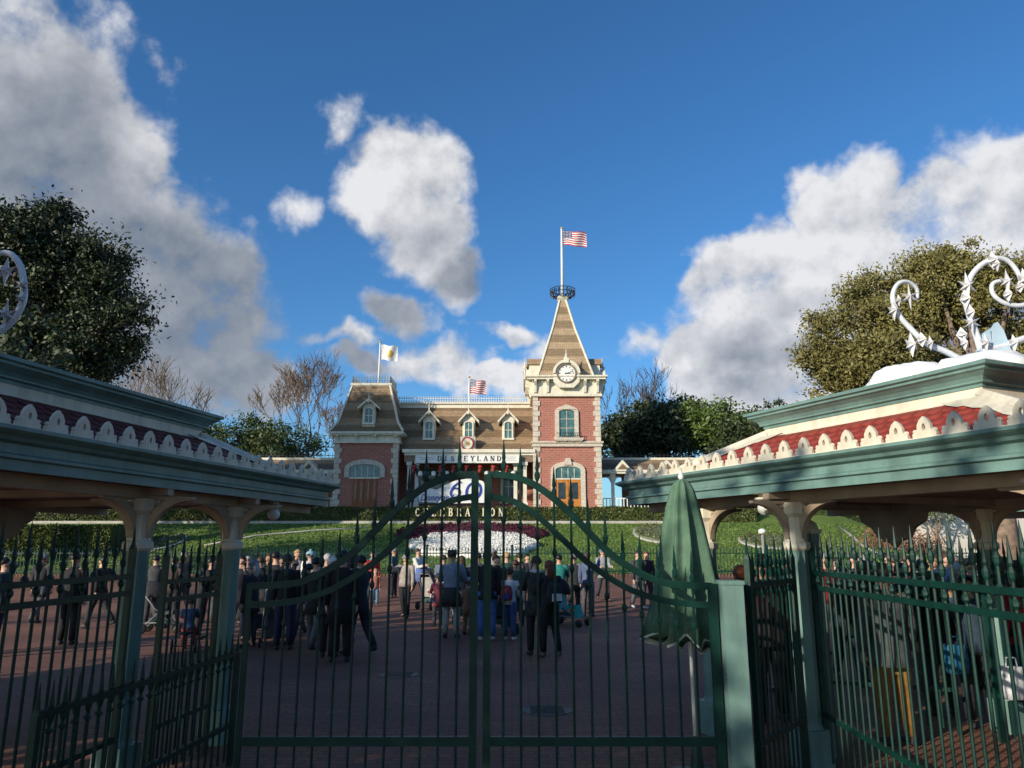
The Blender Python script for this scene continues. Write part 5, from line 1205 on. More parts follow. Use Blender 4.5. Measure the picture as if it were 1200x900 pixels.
def person(px, D, H, face, label, top, bottom, hair='brown', skin=0, stride=0, arms=((0, 8, 10), (0, 8, 10)), hat=None, coat=0.0, skirt=None, shoes=(.03, .03, .035), lean=0, bare_legs=False,
           sit=False, seat_z=0, headyaw=0, wide=1.0, hood=False, short_sleeve=False, group=None, xy=None, scarf=None, longhair=False, apron=None, stripe=None):
    if xy: x, y = xy
    else: p = P(px, 650, D); x, y = p.x, D
    t = empty('person', (x, y, gz(x, y)+seat_z), label, 'person', group, rz=R(face))
    child = H < 1.3; hs_ = H*(1.25 if child else 1.0)     # head size reference
    k = H
    def jl(s):
        a = stride*s if not sit else 82; kb = (max(0, -a)*1.1+6 if stride else 4) if not sit else 78
        hip = Vector((s*.052*k, 0, .51*k)); d = limb_dir(a, 3 if not sit else 8, s); knee = hip+d*.235*k
        d2 = limb_dir(a-kb, 1, s); ank = knee+d2*.235*k
        fd = limb_dir(90-(0 if not stride else max(0, -a)*.7), 6, s) if not sit else limb_dir(75, 6, s)
        toe = ank+fd*.085*k+Vector((0, 0, -.022*k)); return [hip, knee, ank, toe]
    LG = {s: jl(s) for s in (-1, 1)}
    low = min(min(LG[s][2].z-.042*k, LG[s][3].z-.018*k) for s in (-1, 1)) if not sit else .42*k
    sh = Vector((0, 0, -low))
    for s in LG: LG[s] = [q+sh for q in LG[s]]
    ln = math.tan(R(lean))
    def T(z, fx=0, fy=0): return Vector((fx*k, fy*k-(z-.53)*k*ln, z*k))+sh     # trunk point
    hk = hs_/k
    def Hd(dx, dy, dz):   # head frame
        v = Matrix.Rotation(R(headyaw), 3, 'Z') @ Vector((dx*hs_, dy*hs_, dz*hs_)); return T(.875)+v+Vector((0, 0, .0))
    AR = {}
    for s, (fw, ou, el) in zip((-1, 1), arms):
        shd = T(.812, s*.105*wide); d = limb_dir(fw, ou, s); elb = shd+d*.168*k; d2 = limb_dir(fw+el, max(0, ou-8), s); wr = elb+d2*.148*k
        AR[s] = (shd, elb, wr, d2)
    # ---- body: one skinned surface
    V = []; E = []; RR = []
    def v(p, r, par=None):
        V.append(tuple(p)); RR.append(r if isinstance(r, tuple) else (r, r)); i = len(V)-1
        if par is not None: E.append((par, i))
        return i
    root = v(T(.53), (.068*k, .055*k)); b1 = v(T(.62), (.06*k, .05*k), root); b2 = v(T(.73), (.078*k, .055*k), b1); b3 = v(T(.80), (.06*k, .045*k), b2)
    nk = v(T(.845), .030*k, b3); hb = v(Hd(0, .004, .012), .033*hs_, nk); hm = v(Hd(0, -.004, .042), (.043*hs_, .050*hs_), hb); hc = v(Hd(0, 0, .078), (.043*hs_, .052*hs_), hm); ht_ = v(Hd(0, .004, .103), .026*hs_, hc)
    jaw = v(Hd(0, -.040, .018), .018*hs_, hb); ns = v(Hd(0, -.062, .046), .0075*hs_, hm); 
    for s in (-1, 1): v(Hd(s*.052, .006, .048), .009*hs_, hm)
    for s in (-1, 1):
        q = LG[s]; a = v(q[0], .05*k, root); m_ = v(q[0].lerp(q[1], .5), .044*k, a); b_ = v(q[1], .032*k, m_); c_ = v(q[1].lerp(q[2], .35), .033*k, b_); c2 = v(q[2], .020*k, c_); d_ = v(q[3], .018*k, c2)
        shd, elb, wr, d2 = AR[s]; a = v(shd, .032*k, b3); m_ = v(shd.lerp(elb, .5), .026*k, a); b_ = v(elb, .021*k, m_); c_ = v(wr, .0145*k, b_)
        side = d2.cross(Vector((s, 0, 0))); side = side.normalized() if side.length > .1 else Vector((0, -1, 0)); inw = Vector((-s, 0, 0))
        pm_ = v(wr+d2*.032*k, (.019*k, .012*k), c_)
        for f in range(4):
            o_ = side*((f-1.5)*.0115*k); L1 = (.030, .034, .032, .024)[f]*k
            f1 = v(wr+d2*.050*k+o_, .0055*k, pm_); f2 = v(wr+d2*(.050*k+L1*.6)+o_+inw*.006*k, .005*k, f1); v(wr+d2*(.050*k+L1*.95)+o_+inw*.016*k, .0042*k, f2)
        tb = v(wr+d2*.024*k-side*.022*k+inw*.004*k, .0062*k, pm_); v(wr+d2*.045*k-side*.030*k+inw*.010*k, .005*k, tb)
    me = bpy.data.meshes.new('body'); me.from_pydata(V, E, []); me.materials.append(SKINS[skin])
    o = bpy.data.objects.new('body', me); COL.objects.link(o); o.parent = t
    sk = o.modifiers.new('skin', 'SKIN'); sk.use_smooth_shade = True
    for i, r in enumerate(RR): me.skin_vertices[0].data[i].radius = r
    me.skin_vertices[0].data[0].use_root = True
    ss = o.modifiers.new('sub', 'SUBSURF'); ss.levels = 1; ss.render_levels = 1
    def ell(c, rx, ry, n=14): return [c+Vector((rx*math.cos(2*math.pi*i/n), ry*math.sin(2*math.pi*i/n), 0)) for i in range(n)]
    # ---- upper garment
    W = wide; m = MB()
    hem = .50-coat
    rr = []
    if coat > .03: rr.append(ell(T(hem, 0, -.0), (.112+coat*.12)*k*W, (.088+coat*.1)*k*W))
    rr += [ell(T(.50), .102*k*W, .078*k*W), ell(T(.56), .098*k*W, .075*k*W), ell(T(.63), .090*k*W, .070*k*W), ell(T(.70), .100*k*W, .074*k*W), ell(T(.765), .112*k*W, .075*k), ell(T(.81), .105*k*W, .064*k), ell(T(.832), .075*k, .052*k), ell(T(.848), .042*k, .042*k)]
    if hood: rr[-1] = ell(T(.855, 0, .015), .055*k, .055*k)
    m.rings(rr)
    for s in (-1, 1):
        shd, elb, wr, d2 = AR[s]
        pts = [T(.80, s*.06*W), shd+Vector((s*.004*k, 0, -.002*k)), shd.lerp(elb, .5), elb, elb.lerp(wr, .5), wr-d2*.008*k]; rad = [.040*k, .043*k, .038*k, .034*k, .031*k, .026*k]
        if short_sleeve: pts, rad = pts[:3], [.040*k, .043*k, .042*k]
        m.tube(pts, rad, 10)
    jk = obj('jacket' if not short_sleeve else 'shirt', m, cloth(top), t, True)
    if stripe:
        m = MB(); m.rings([ell(T(z), .1155*k*W, .079*k) for z in (.70, .73)]); obj('chest_band', m, cloth(stripe), jk, True)
    # ---- lower garment
    m = MB()
    if skirt:
        m.rings([ell(T(skirt), .13*k, .11*k), ell(T(.45), .112*k, .09*k), ell(T(.53), .098*k, .075*k), ell(T(.60), .085*k, .066*k)]); obj('skirt', m, cloth(bottom), t, True)
    if not (skirt and bare_legs):
        m = MB(); m.rings([ell(T(.475), .080*k*W, .066*k*W), ell(T(.52), .096*k*W, .073*k*W), ell(T(.58), .090*k*W, .068*k*W)])
        for s in (-1, 1):
            q = LG[s]; m.tube([q[0]+Vector((0, 0, .03*k)), q[0].lerp(q[1], .4), q[1], q[1].lerp(q[2], .45), q[2]+(q[1]-q[2]).normalized()*.012*k], [.060*k, .057*k, .043*k, .040*k, .033*k], 10)
        obj('trousers', m, cloth(bottom if not skirt else (.03, .03, .04)), t, True)
    if apron:
        m = MB(); m.rings([ell(T(.36), .125*k, .10*k), ell(T(.45), .118*k, .094*k), ell(T(.58), .104*k, .08*k)]); obj('tied_jacket', m, cloth(apron), t, True)
    for s in (-1, 1):
        q = LG[s]; f = (q[3]-q[2]).normalized(); hl = q[2]-f*.025*k+Vector((0, 0, -.014*k))
        m = MB(); m.tube([hl, q[2]+Vector((0, 0, -.012*k)), q[2].lerp(q[3], .6)+Vector((0, 0, -.004*k)), q[3]+f*.012*k], [(.022*k, .026*k), (.027*k, .028*k), (.027*k, .021*k), (.016*k, .012*k)], 8); obj('shoe', m, cloth(shoes), t, True)
    # ---- head
    for s in (-1, 1): m = MB(); m.ball(Hd(s*.019, -.050, .056), .0062*hs_, 6, 4); obj('eye', m, BLACK, t, True)
    m = MB(); m.tube([Hd(-.014, -.0515, .022), Hd(0, -.0545, .020), Hd(.014, -.0515, .022)], .0032*hs_, 5); obj('mouth', m, mat('lip', (.30, .09, .07), .5), t, True)
    if hair:
        m = MB(); c = Hd(0, .012, .076); n, mm = 14, 8; vs = []; fs = []
        for i in range(mm+1):
            ph = math.pi*.62*i/mm
            for q in range(n):
                a = 2*math.pi*q/n; fr = -math.sin(a)      # front
                ph2 = ph*(1-.38*max(0, fr)) * (1+(.25 if longhair else 0)*max(0, -fr))
                d = Vector((math.sin(ph2)*math.cos(a)*.056, math.sin(ph2)*math.sin(a)*.063, math.cos(ph2)*.056))*(1+.05*math.sin(5*a+i))
                vs.append(c+Matrix.Rotation(R(headyaw), 3, 'Z') @ (d*hs_))
        for i in range(mm):
            for q in range(n): fs.append((i*n+q, (i+1)*n+q, (i+1)*n+(q+1) % n, i*n+(q+1) % n))
        m.add(vs, fs)
        if longhair: m.tube([Hd(0, .04, .07), Hd(0, .055, .03), Hd(0, .05, -.03), Hd(0, .045, -.09)], [(.045*hs_, .03*hs_), (.052*hs_, .028*hs_), (.048*hs_, .022*hs_), (.02*hs_, .01*hs_)], 10)
        obj('hair', m, HAIRS[hair], t, True)
    if hat:
        kind, hc_ = hat; m = MB(); c = Hd(0, .004, .084)
        if kind == 'brim': m.lathe([(.088*hs_, -.002), (.09*hs_, .004), (.058*hs_, .008), (.057*hs_, .04*hs_), (.05*hs_, .052*hs_), (.01, .05*hs_)], c, 16)
        elif kind == 'cap': m.lathe([(.060*hs_, -.008*hs_), (.062*hs_, .012*hs_), (.055*hs_, .032*hs_), (.03*hs_, .046*hs_), (.005, .05*hs_)], c, 14); pr = Matrix.Rotation(R(headyaw), 3, 'Z'); m.prism([(-.04*hs_, 0), (.04*hs_, 0), (.032*hs_, .045*hs_), (-.032*hs_, .045*hs_)], 0, .008*hs_, lambda a, b, c2: tuple(c+pr @ Vector((a, -b-.05*hs_, c2))))
        else: m.lathe([(.060*hs_, -.02*hs_), (.066*hs_, -.01*hs_), (.064*hs_, .018*hs_), (.05*hs_, .04*hs_), (.015*hs_, .054*hs_)], c, 14); m.ball(c+Vector((0, 0, .062*hs_)), .018*hs_, 8, 5)
        obj('hat' if kind != 'beanie' else 'knit_cap', m, cloth(hc_), t, True)
    if scarf: m = MB(); m.rings([ell(T(.825), .062*k, .056*k), ell(T(.842), .066*k, .06*k), ell(T(.862), .05*k, .05*k)]); obj('scarf', m, cloth(scarf), t, True)
    t['_h'] = H
    del t['_h']
    return t, T
def backpack(who, T, H, label, col, pocket=(.1, .1, .1)):
    t = empty('backpack', (0, 0, 0), label, 'backpack'); M_ = wmat(who); t.location = M_ @ T(.66, 0, .125); t.rotation_euler = who.rotation_euler
    m = MB(); k = H
    def rr(z, a, b): return [Vector((a*k*sx, b*k*sy, z*k)) for sx, sy in ((-1, -.7), (-.7, -1), (.7, -1), (1, -.7), (1, .7), (.7, 1), (-.7, 1), (-1, .7))]
    m.rings([rr(-.10, .06, .03), rr(-.085, .078, .045), rr(0, .082, .05), rr(.08, .072, .042), rr(.115, .045, .025)]); obj('bag', m, cloth(col), t, True)
    m = MB(); m.box(-.055*k, .055*k, .045*k, .068*k, -.075*k, .0); obj('pocket', m, cloth(pocket), t); return t
DK = (.022, .022, .028); NV = (.02, .028, .06); 
WALK = ((24, 6, 22), (-20, 6, 18)); HOLD = ((28, 6, 62), (28, 6, 62)); PUSH = ((40, 4, 40), (40, 4, 40)); UP = ((70, 10, 75), (0, 8, 10))
# centre of the plaza
person(490, 25, 1.72, 62, 'man in white long sleeved shirt and navy trousers walking, holding a blue cloth', (.62, .60, .56), (.02, .025, .05), stride=17, arms=((30, 4, 70), (20, 6, 60)))
person(530, 16.6, 1.80, 172, 'man in grey blue shirt, brimmed hat and pale trousers with dark jacket tied on', (.20, .23, .30), (.36, .34, .30), hat=('brim', (.05, .035, .03)), apron=(.03, .027, .026), wide=1.05, arms=((20, 14, 70), (20, 14, 70)))
person(541, 19, 1.66, 200, 'woman in dark navy jacket standing just behind the man in the brimmed hat', (.025, .035, .06), (.05, .10, .16), longhair=True, hair='brown')
person(549, 17.2, 1.16, 150, 'child in brown patterned coat next to the gate meeting stiles', (.26, .13, .08), (.25, .16, .11), hair='red', coat=.12)
person(571, 16.2, 1.80, 185, 'man in long black jacket and bright blue jeans seen through the gate centre', (.016, .018, .02), (.05, .12, .32), hair='black', coat=.04, shoes=(.4, .38, .36), wide=1.06)
a = person(597, 16.3, 1.42, 160, 'girl with white flowered top, dark cap and blue jeans', (.50, .52, .56), (.03, .06, .17), hat=('beanie', (.03, .03, .03)), shoes=(.6, .5, .48), arms=((18, 10, 40), (10, 10, 20)))
t = backpack(a[0], a[1], 1.42, 'small red and blue shoulder bag carried by the girl in the white flowered top', (.20, .025, .05), (.03, .04, .25))
person(594, 20, 1.74, 190, 'person in dark green coat with a light cap behind the girl in white', (.022, .06, .045), DK, hair='blond', arms=HOLD)
person(609, 21.5, 1.70, 175, 'person in black hooded coat standing behind the embracing couple', DK, (.05, .05, .06), hood=True, hair='black')
person(618, 23, 1.62, 20, 'person in grey and black jacket at the back of the centre group', (.12, .12, .13), DK, hair='black')
person(628, 14.1, 1.72, 195, 'person in olive black coat with pale hood, nearest of the embracing pair', (.035, .042, .038), (.014, .014, .017), hair='brown', coat=.10, scarf=(.55, .52, .50), arms=((35, 5, 60), (30, 5, 60)))
a = person(643, 13.9, 1.64, 205, 'girl in black jacket and black leggings with a black and white backpack', (.016, .016, .02), (.012, .012, .014), hair='red', longhair=True, stride=5, arms=((35, 5, 60), (30, 5, 60)), shoes=(.10, .09, .09))
backpack(a[0], a[1], 1.64, 'black backpack with white patch on the girl in black leggings', (.02, .02, .022), (.6, .6, .6))
person(655, 20.5, 1.68, 170, 'person in teal and black jacket pushing the dark stroller', (.02, .19, .17), DK, hair='black', arms=PUSH)
person(747, 23.5, 1.70, 30, 'person in dark grey coat beside the closed umbrella', (.05, .055, .06), (.10, .11, .12), stride=8, shoes=(.5, .5, .5))
person(757, 24.0, 1.66, 350, 'woman in black coat with auburn hair next to the closed umbrella', (.03, .025, .03), (.04, .03, .035), hair='red', longhair=True, stride=6)
# left side
person(441, 24, 1.10, 20, 'small child in orange pink top and pale blue jeans beside the dark group', (.45, .17, .12), (.13, .22, .33), hair='blond')
person(437, 25, 1.62, 25, 'adult in red top with teal jacket behind the small child', (.42, .04, .05), (.03, .08, .10), hair='brown', scarf=(.05, .25, .25))
person(423, 14.2, 1.74, 230, 'person in dark navy coat striding at the right end of the dark group', (.02, .024, .035), (.016, .018, .03), stride=14, arms=WALK, hair='black', coat=.08)
person(403, 13.3, 1.82, 190, 'tall man in long black coat in the middle of the dark group', (.012, .012, .014), (.012, .012, .015), coat=.16, hair='black', wide=1.1)
person(391, 13.9, 1.68, 200, 'person in white knit cap and black coat beside the tall man', (.014, .016, .018), (.014, .014, .018), hat=('beanie', (.70, .67, .60)), coat=.08, hair='blond')
person(377, 18.5, 1.62, 10, 'person in mid grey coat facing the gate behind the white knit cap', (.18, .18, .19), (.10, .10, .11), hair='grey')
person(364, 19.5, 1.76, 165, 'person with pale blue knit cap and grey jacket holding a white bag', (.16, .17, .18), (.03, .03, .06), hat=('beanie', (.25, .42, .50)), arms=HOLD)
person(362, 15.6, 1.58, 250, 'person walking in dark shorts and purple grey leggings, white sleeve', (.03, .03, .035), (.05, .045, .09), stride=20, arms=WALK, hair='black')
person(349, 20.5, 1.80, 25, 'person in white and red jacket at the back of the dark group', (.50, .42, .42), DK, hair='blond')
person(338, 14.8, 1.74, 185, 'person in black jacket and indigo jeans left of the walker in shorts', (.014, .014, .016), (.018, .018, .05), hair='black')
person(324, 16.5, 1.78, 165, 'tall person in black fleece with hands raised to the face', (.015, .016, .018), (.02, .02, .024), arms=((60, 10, 90), (10, 8, 20)), hair='black')
person(306, 17.5, 1.66, 200, 'person in charcoal parka pushing the small dark baby carriage', (.03, .03, .033), (.022, .022, .026), arms=PUSH, hair='brown', hood=True)
person(291, 19.5, 1.64, 30, 'person in grey scarf and dark coat at the left end of the group', (.028, .028, .032), (.03, .03, .03), scarf=(.32, .30, .29), hair='grey')
person(264, 14.8, 1.86, 300, 'tall man with sunlit face behind the second left column', (.015, .017, .022), DK, hair='brown', headyaw=20, arms=((30, 6, 70), (0, 8, 10)))
person(240, 16.5, 1.66, 100, 'person in black coat bending over the child on the tricycle', (.016, .016, .018), DK, lean=16, arms=PUSH, hair='black')
person(206, 18.5, 1.64, 170, 'person in dark brown jacket between the two left columns', (.05, .035, .03), DK, hair='brown')
person(184, 19, 1.68, 190, 'person in grey hooded jacket just right of the near left column', (.06, .06, .065), (.04, .04, .05), hood=True, hair='black')
person(90, 15.5, 1.76, 175, 'broad person in black coat seen through the far left fence', (.014, .015, .016), (.014, .014, .016), wide=1.15, coat=.06, hair='black')
person(122, 18.5, 1.68, 250, 'person in black walking left behind the far left fence', (.02, .02, .022), (.03, .03, .035), stride=18, arms=WALK, hair='black')
person(8, 14.5, 1.68, 120, 'person in dark teal jacket at the left edge of the frame', (.02, .035, .04), (.02, .02, .05), hair='black')
# right side
person(893, 8.9, 1.80, 186, 'broad man in black jacket with red sleeves standing right behind the pale gate post', (.022, .016, .018), (.012, .012, .014), wide=1.2, coat=.05, hair='black', arms=((25, 14, 60), (25, 14, 60)), stripe=(.14, .012, .016))
person(866, 9.6, 1.66, 170, 'person in dark red jacket half hidden behind the pale gate post', (.16, .016, .02), (.02, .02, .025), hair='red', longhair=True)
person(908, 10.6, 1.62, 200, 'person in bright red coat just right of the broad man in black', (.34, .02, .025), (.02, .02, .025), hair='brown')
person(926, 15.2, 1.70, 12, 'woman in navy puffer jacket facing the gate left of the near right column', (.025, .032, .055), (.02, .02, .03), hair='red', longhair=True)
person(966, 14.3, 1.76, 15, 'person in white cap and red jacket right of the near right column', (.40, .04, .045), (.30, .28, .20), hat=('cap', (.62, .60, .58)))
person(979, 15.8, 1.66, 340, 'person in red jacket with pink scarf behind the white cap', (.38, .05, .06), DK, scarf=(.55, .25, .28), hair='brown')
person(999, 14.6, 1.76, 5, 'person in black cap and dark jacket facing the gate', (.03, .03, .035), DK, hat=('cap', (.04, .04, .045)))
person(1031, 7.9, 1.72, 185, 'person in grey jacket and ochre trousers close behind the long right fence', (.075, .08, .09), (.24, .12, .025), wide=1.15, coat=.07, hair='black', hood=True)
crowd = [(1022, 12.5, 1.66, DK, 'person in black coat left of the two in red', 'black'), (1046, 14.5, 1.72, (.40, .03, .035), 'person in bright red jacket, left of the pair in the right crowd', 'brown'), (1060, 13.2, 1.74, (.10, .05, .04), 'person in dark maroon coat beside the bright red jacket', 'brown'),
         (1078, 11.5, 1.70, (.02, .03, .035), 'person in dark teal coat in the right crowd', 'black'), (1092, 14.8, 1.68, (.16, .13, .11), 'person in taupe coat at the back of the right crowd', 'blond'), (1109, 13.0, 1.80, (.16, .21, .32), 'man in pale blue shirt standing above the right crowd', 'brown'),
         (1122, 10.8, 1.66, (.03, .03, .04), 'person in black coat in front of the pale blue shirt', 'grey'), (1136, 12.4, 1.70, (.03, .045, .10), 'person in navy jacket right of the pale blue shirt', 'black'), (1150, 14.0, 1.68, (.30, .28, .27), 'person in light grey hoodie behind the navy jacket', 'brown'),
         (1160, 10.2, 1.64, (.02, .02, .022), 'short person in black near the dark far column', 'black'), (1186, 9.3, 1.72, (.40, .02, .03), 'person in red sweater at the right edge of the frame', 'brown'), (1010, 17.0, 1.70, (.05, .05, .055), 'person in charcoal coat at the back behind the black cap', 'grey'),
         (1040, 17.5, 1.74, (.02, .02, .025), 'person in black farthest back in the right crowd', 'black'), (1100, 17.5, 1.72, (.06, .03, .03), 'person in dark brown coat farthest back right', 'brown'), (1196, 12.5, 1.70, (.03, .03, .04), 'person in dark jacket behind the red sweater', 'black'),
         (1086, 9.2, 1.60, (.02, .022, .026), 'person in black coat close behind the long fence', 'brown'), (1128, 8.6, 1.58, (.025, .045, .075), 'person in dark blue jacket close behind the long fence', 'black'), (1171, 14.8, 1.70, (.05, .05, .05), 'person in dark grey behind the dark far column', 'brown')]
rnd = random.Random(4)
for i, (px, D, H, c, lb, hr) in enumerate(crowd):
    person(px, D, H, rnd.choice((170, 190, 150, 210, 10, 340, 25)), lb, c, rnd.choice((DK, NV, (.03, .03, .032), (.05, .055, .07))), hair=hr, longhair=rnd.random() < .4, skin=rnd.choice((0, 0, 1)), arms=rnd.choice((HOLD, UP, ((5, 8, 12), (-4, 8, 10)))), wide=rnd.choice((1, 1.05, 1.1)), coat=rnd.choice((0, .05, .08)))
more = [(476, 21.0, 1.66, (.35, .30, .27), 'woman in beige cardigan left of the white shirted walker', 'blond'), (514, 19.0, 1.20, (.45, .10, .12), 'child in rose red jacket left of the hatted man', 'brown'), (688, 21.5, 1.70, (.09, .12, .20), 'person in denim blue jacket right of the dark stroller', 'brown'), (706, 25.5, 1.68, (.30, .30, .32), 'person in pale grey top between the stroller and the umbrella', 'black'), (462, 26.5, 1.64, (.05, .12, .13), 'person in dark teal top at the far side left of the flower bed', 'brown'),
        (578, 24.0, 1.70, (.40, .38, .36), 'person in off white top in the middle of the back row', 'brown'), (284, 16.2, 1.70, DK, 'person in black coat nearest the left gate post', 'black'), (298, 15.2, 1.62, (.03, .03, .035), 'person in black with a grey hat brim left of the carriage', 'grey'), (316, 19.0, 1.72, (.05, .045, .045), 'person in brown grey coat behind the tall person in fleece', 'brown'),
        (331, 18.2, 1.66, (.02, .025, .03), 'person in black behind the indigo jeans', 'black'), (345, 17.0, 1.60, (.035, .03, .04), 'shorter person in plum black coat inside the dark group', 'brown'), (372, 14.6, 1.70, (.018, .018, .022), 'person in black coat left of the white knit cap', 'black'),
        (384, 17.2, 1.74, (.10, .10, .11), 'person in grey hooded top behind the tall man', 'grey'), (413, 16.0, 1.70, (.014, .016, .02), 'person in black between the tall man and the strider', 'black'), (411, 21.0, 1.68, (.08, .10, .14), 'person in slate blue coat behind the dark group', 'brown'),
        (582, 18.0, 1.70, (.02, .03, .03), 'person in black coat right of the gate stiles', 'brown'), (604, 18.6, 1.58, (.05, .10, .07), 'woman in moss green jacket behind the girl with the cap', 'brown'), (560, 21.0, 1.72, (.10, .11, .13), 'person in grey coat behind the gate stiles', 'black'),
        (520, 21.5, 1.66, (.14, .17, .24), 'person in pale blue plaid shirt left of the hatted man', 'brown'), (672, 22.0, 1.64, (.025, .03, .03), 'person in black behind the dark stroller', 'black'), (152, 21.5, 1.66, (.04, .04, .045), 'person in dark coat seen left of the near left column', 'brown'),
        (52, 19.5, 1.70, (.03, .03, .035), 'person in black far behind the left fence', 'black'), (216, 22.5, 1.70, (.12, .11, .10), 'person in light taupe coat beyond the tricycle', 'blond'), (249, 19.8, 1.62, (.025, .02, .03), 'person in black beyond the man with sunlit face', 'black'),
        (1054, 10.6, 1.68, (.03, .03, .03), 'person in black coat in the thick of the right crowd', 'black'), (1072, 16.0, 1.70, (.14, .14, .16), 'person in grey jacket at the back of the right crowd', 'grey'), (1118, 15.8, 1.66, (.30, .05, .06), 'person in rose red coat at the back of the right crowd', 'brown'),
        (1143, 16.5, 1.74, (.03, .035, .05), 'person in navy coat farthest back at the right', 'black'), (1163, 12.0, 1.76, (.025, .025, .03), 'tall person in black left of the red sweater', 'brown'), (942, 17.5, 1.66, (.06, .06, .07), 'person in grey coat behind the near right column', 'black'),
        (985, 11.5, 1.60, (.02, .02, .03), 'person in black low behind the end post', 'black'), (1010, 10.8, 1.70, (.07, .03, .03), 'person in dark maroon coat left of the grey jacket', 'red')]
for i, (px, D, H, c, lb, hr) in enumerate(more):
    person(px, D, H, rnd.choice((170, 190, 160, 205, 10, 340, 25, 250)), lb, c, rnd.choice((DK, NV, (.03, .03, .032), (.05, .055, .07), (.09, .09, .1))), hair=hr, longhair=rnd.random() < .4, skin=rnd.choice((0, 0, 1)), stride=rnd.choice((0, 0, 8, 14)), arms=rnd.choice((HOLD, UP, ((5, 8, 12), (-4, 8, 10)))), wide=rnd.choice((1, 1.05, 1.12)), coat=rnd.choice((0, .05, .1)), hat=rnd.choice((None, None, None, ('beanie', (.2, .2, .22)), ('cap', (.05, .05, .06)))))
# shopping bag with blue and white stripes held at the right
for (px, py, D, c, lb) in ((1120, 772, 8.3, (.015, .13, .24), 'bright blue carrier bag held low in the right crowd'), (1188, 800, 7.4, (.62, .64, .68), 'white carrier bag hanging at the right edge behind the fence'), (360, 667, 19.3, (.66, .64, .60), 'white bag held by the person with the pale blue knit cap'), (494, 672, 24.8, (.10, .16, .40), 'folded blue cloth carried by the man in the white shirt')):
    p = P(px, py, D); t = empty('carrier_bag', p, lb, 'bag'); s_ = D/F*7 if D > 12 else .11
    m = MB(); m.rings([[Vector((sx*s_*a, sy*.05, z*s_*1.3)) for sx, sy in ((-1, -1), (1, -1), (1, 1), (-1, 1))] for z, a in ((-1, .85), (-.4, 1), (.6, .95), (1, .8))]); obj('sack', m, cloth(c), t, True)
    m = MB(); m.tube([(-.5*s_, 0, 1.2*s_), (-.4*s_, 0, 2.0*s_), (.4*s_, 0, 2.0*s_), (.5*s_, 0, 1.2*s_)], .008, 4); obj('handle', m, cloth(c), t)

# ------------------------------------------------------------------ strollers
def stroller(px, D, face, label, hoodc, seatc, s=1.0):
    p = P(px, 650, D); t = empty('stroller', (p.x, D, gz(p.x, D)), label, 'stroller', 'strollers in the plaza', rz=R(face)); fr = mat('stroller_grey_tube', (.22, .22, .23), .4)
    m = MB()
    for sd in (-1, 1):
        x = sd*.24
        m.tube([(x, -.42, .12), (x, .10, .55), (x, .48, 1.02)], .014, 6); m.tube([(x, .34, .12), (x, -.05, .52)], .014, 6); m.tube([(x, -.28, .24), (x, .26, .24)], .012, 6)
    m.tube([(-.24, .48, 1.02), (0, .52, 1.04), (.24, .48, 1.02)], .018, 6); m.tube([(-.24, .34, .12), (.24, .34, .12)], .012, 6); obj('frame', m, fr, t, True)
    for sd in (-1, 1):
        for y, r in ((-.42, .09), (.34, .12)):
            m = MB(); n = 14; m.rings([[Vector((sd*.26+dx, y+rr*math.cos(2*math.pi*i/n), r+rr*math.sin(2*math.pi*i/n))) for i in range(n)] for dx, rr in ((-.02, r*.85), (-.012, r), (.012, r), (.02, r*.85))]); obj('wheel', m, BLACK, t, True)
    m = MB(); m.prism([(-.28, .44), (.12, .36), (.30, .92), (.26, .95), (.08, .44), (-.28, .50)], -.20, .20, lambda a, b, c: (c, a, b)); m.prism([(-.36, .20), (-.26, .22), (-.26, .48), (-.30, .48)], -.16, .16, lambda a, b, c: (c, a, b)); obj('seat', m, cloth(seatc), t)
    m = MB(); rr_ = []
    for i in range(7):
        a = R(-12+22*i); rr_.append([Vector((.23*math.cos(math.pi*j/8), .20-.34*math.cos(a)*math.sin(math.pi*j/8)*1.0+.06, .78+.34*math.sin(a)*math.sin(math.pi*j/8)+.02)) for j in range(9)])
    vs = [v for r in rr_ for v in r]; fs = [(i*9+j, i*9+j+1, (i+1)*9+j+1, (i+1)*9+j) for i in range(6) for j in range(8)]; m.add(vs, fs)
    h = obj('hood', m, cloth(hoodc), t, True); so = h.modifiers.new('thick', 'SOLIDIFY'); so.thickness = .012
    m = MB(); m.box(-.17, .17, -.16, .22, .20, .32); obj('basket', m, DARKG, t); return t
stroller(664, 19.2, 60, 'black stroller with dark hood and teal seat beside the embracing pair', (.015, .015, .018), (.02, .30, .28))
stroller(507, 23.4, 150, 'pale low stroller with a seated toddler left of the hatted man', (.05, .05, .05), (.40, .38, .34))
person(507, 23.3, .86, 20, 'toddler in white top with auburn hair seated in the pale stroller', (.62, .58, .52), (.40, .38, .36), hair='red', sit=True, seat_z=.40)
stroller(313, 16.9, 20, 'small dark baby carriage pushed by the person in the charcoal parka', (.03, .03, .035), (.05, .05, .05))
stroller(540, 19.8, 200, 'black stroller partly hidden behind the hatted man', (.02, .02, .02), (.04, .04, .05))
stroller(196, 17.6, 100, 'dark stroller between the two left columns', (.03, .03, .035), (.10, .10, .10))
stroller(328, 15.6, 15, 'black stroller at the front of the dark group', (.02, .02, .022), (.04, .04, .045))
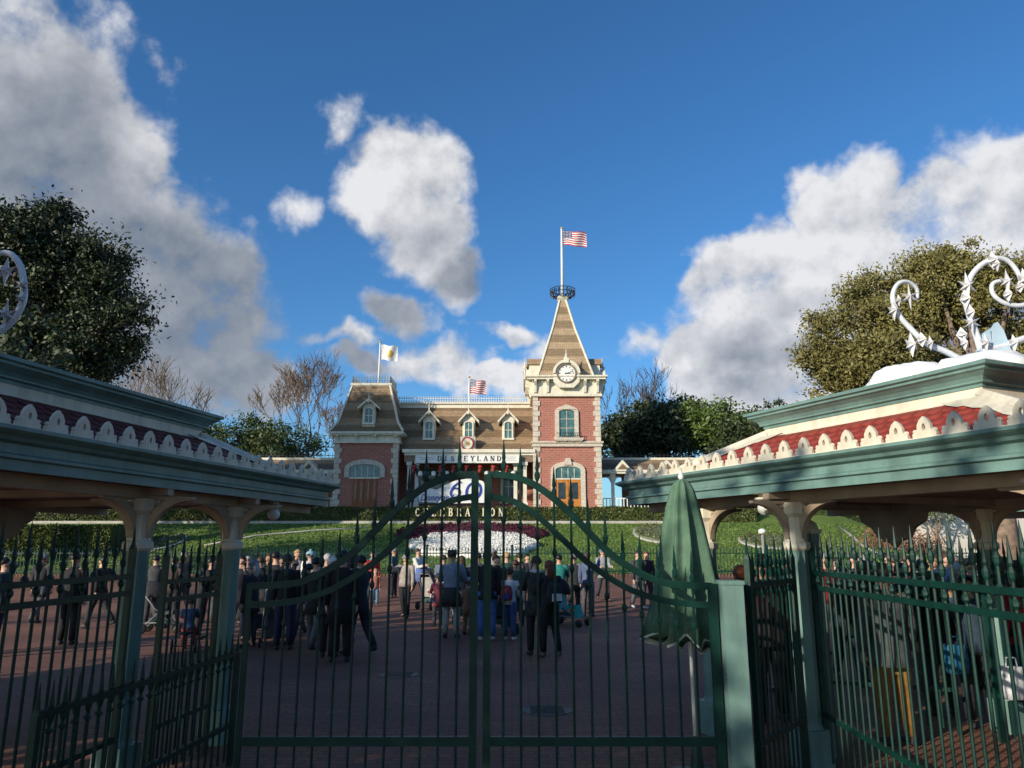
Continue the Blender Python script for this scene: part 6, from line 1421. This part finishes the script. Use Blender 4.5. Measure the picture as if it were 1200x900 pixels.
stroller(590, 17.6, 190, 'dark stroller just behind the girl with the cap', (.02, .02, .025), (.05, .05, .06))
for (px, D, lb) in ((640, 9.5, 'round iron drain cover in the paving behind the right gate leaf'), (470, 12.0, 'round iron drain cover in the paving behind the left gate leaf')):
    p = P(px, 700, D); t = empty('drain_cover', (p.x, D, gz(p.x, D)+.004), lb, 'drain cover', 'iron drain covers in the paving'); m = MB(); m.lathe([(.30, -.02), (.30, .004), (.27, .006), (.27, .002)], n=24); obj('rim', m, DARKG, t)
    m = MB(); m.lathe([(.265, -.02), (.265, .003)], n=24)
    for q in range(-4, 5): m.box(-.2, .2, q*.05-.008, q*.05+.008, .003, .009)
    obj('lid', m, mat('worn_iron', (.07, .065, .06), .5, .2, 20), t)
# child tricycle
p = P(222, 690, 14.6); t = empty('tricycle', (p.x, 14.6, gz(p.x, 14.6)), 'red child tricycle with dark wheels between the left columns', 'tricycle', rz=R(200))
for (x, y, r) in ((0, -.36, .17), (-.2, .28, .13), (.2, .28, .13)):
    m = MB(); n = 16; m.rings([[Vector((x+dx, y+rr*math.cos(2*math.pi*i/n), r+rr*math.sin(2*math.pi*i/n))) for i in range(n)] for dx, rr in ((-.02, r*.82), (-.012, r), (.012, r), (.02, r*.82))]); obj('wheel', m, BLACK, t, True)
m = MB(); m.tube([(0, -.36, .17), (0, -.28, .42), (0, -.24, .56)], .016, 6); m.tube([(0, -.30, .38), (0, 0, .26), (0, .28, .16)], .02, 6); m.tube([(-.2, .28, .13), (.2, .28, .13)], .014, 6); m.tube([(-.18, -.18, .6), (0, -.24, .57), (.18, -.18, .6)], .012, 6); obj('frame', m, mat('bright_red_enamel', (.55, .03, .03), .3), t, True)
m = MB(); m.lathe([(.05, .30), (.12, .32), (.12, .35), (.05, .37)], (0, .14, 0), 10); obj('saddle', m, BLACK, t, True)
person(224, 14.62, 1.05, 200, 'child in blue jacket with red trousers riding the tricycle', (.05, .09, .20), (.35, .05, .05), hair='brown', sit=True, seat_z=.30, arms=((50, 8, 30), (50, 8, 30)), xy=(p.x, 14.62+.1))
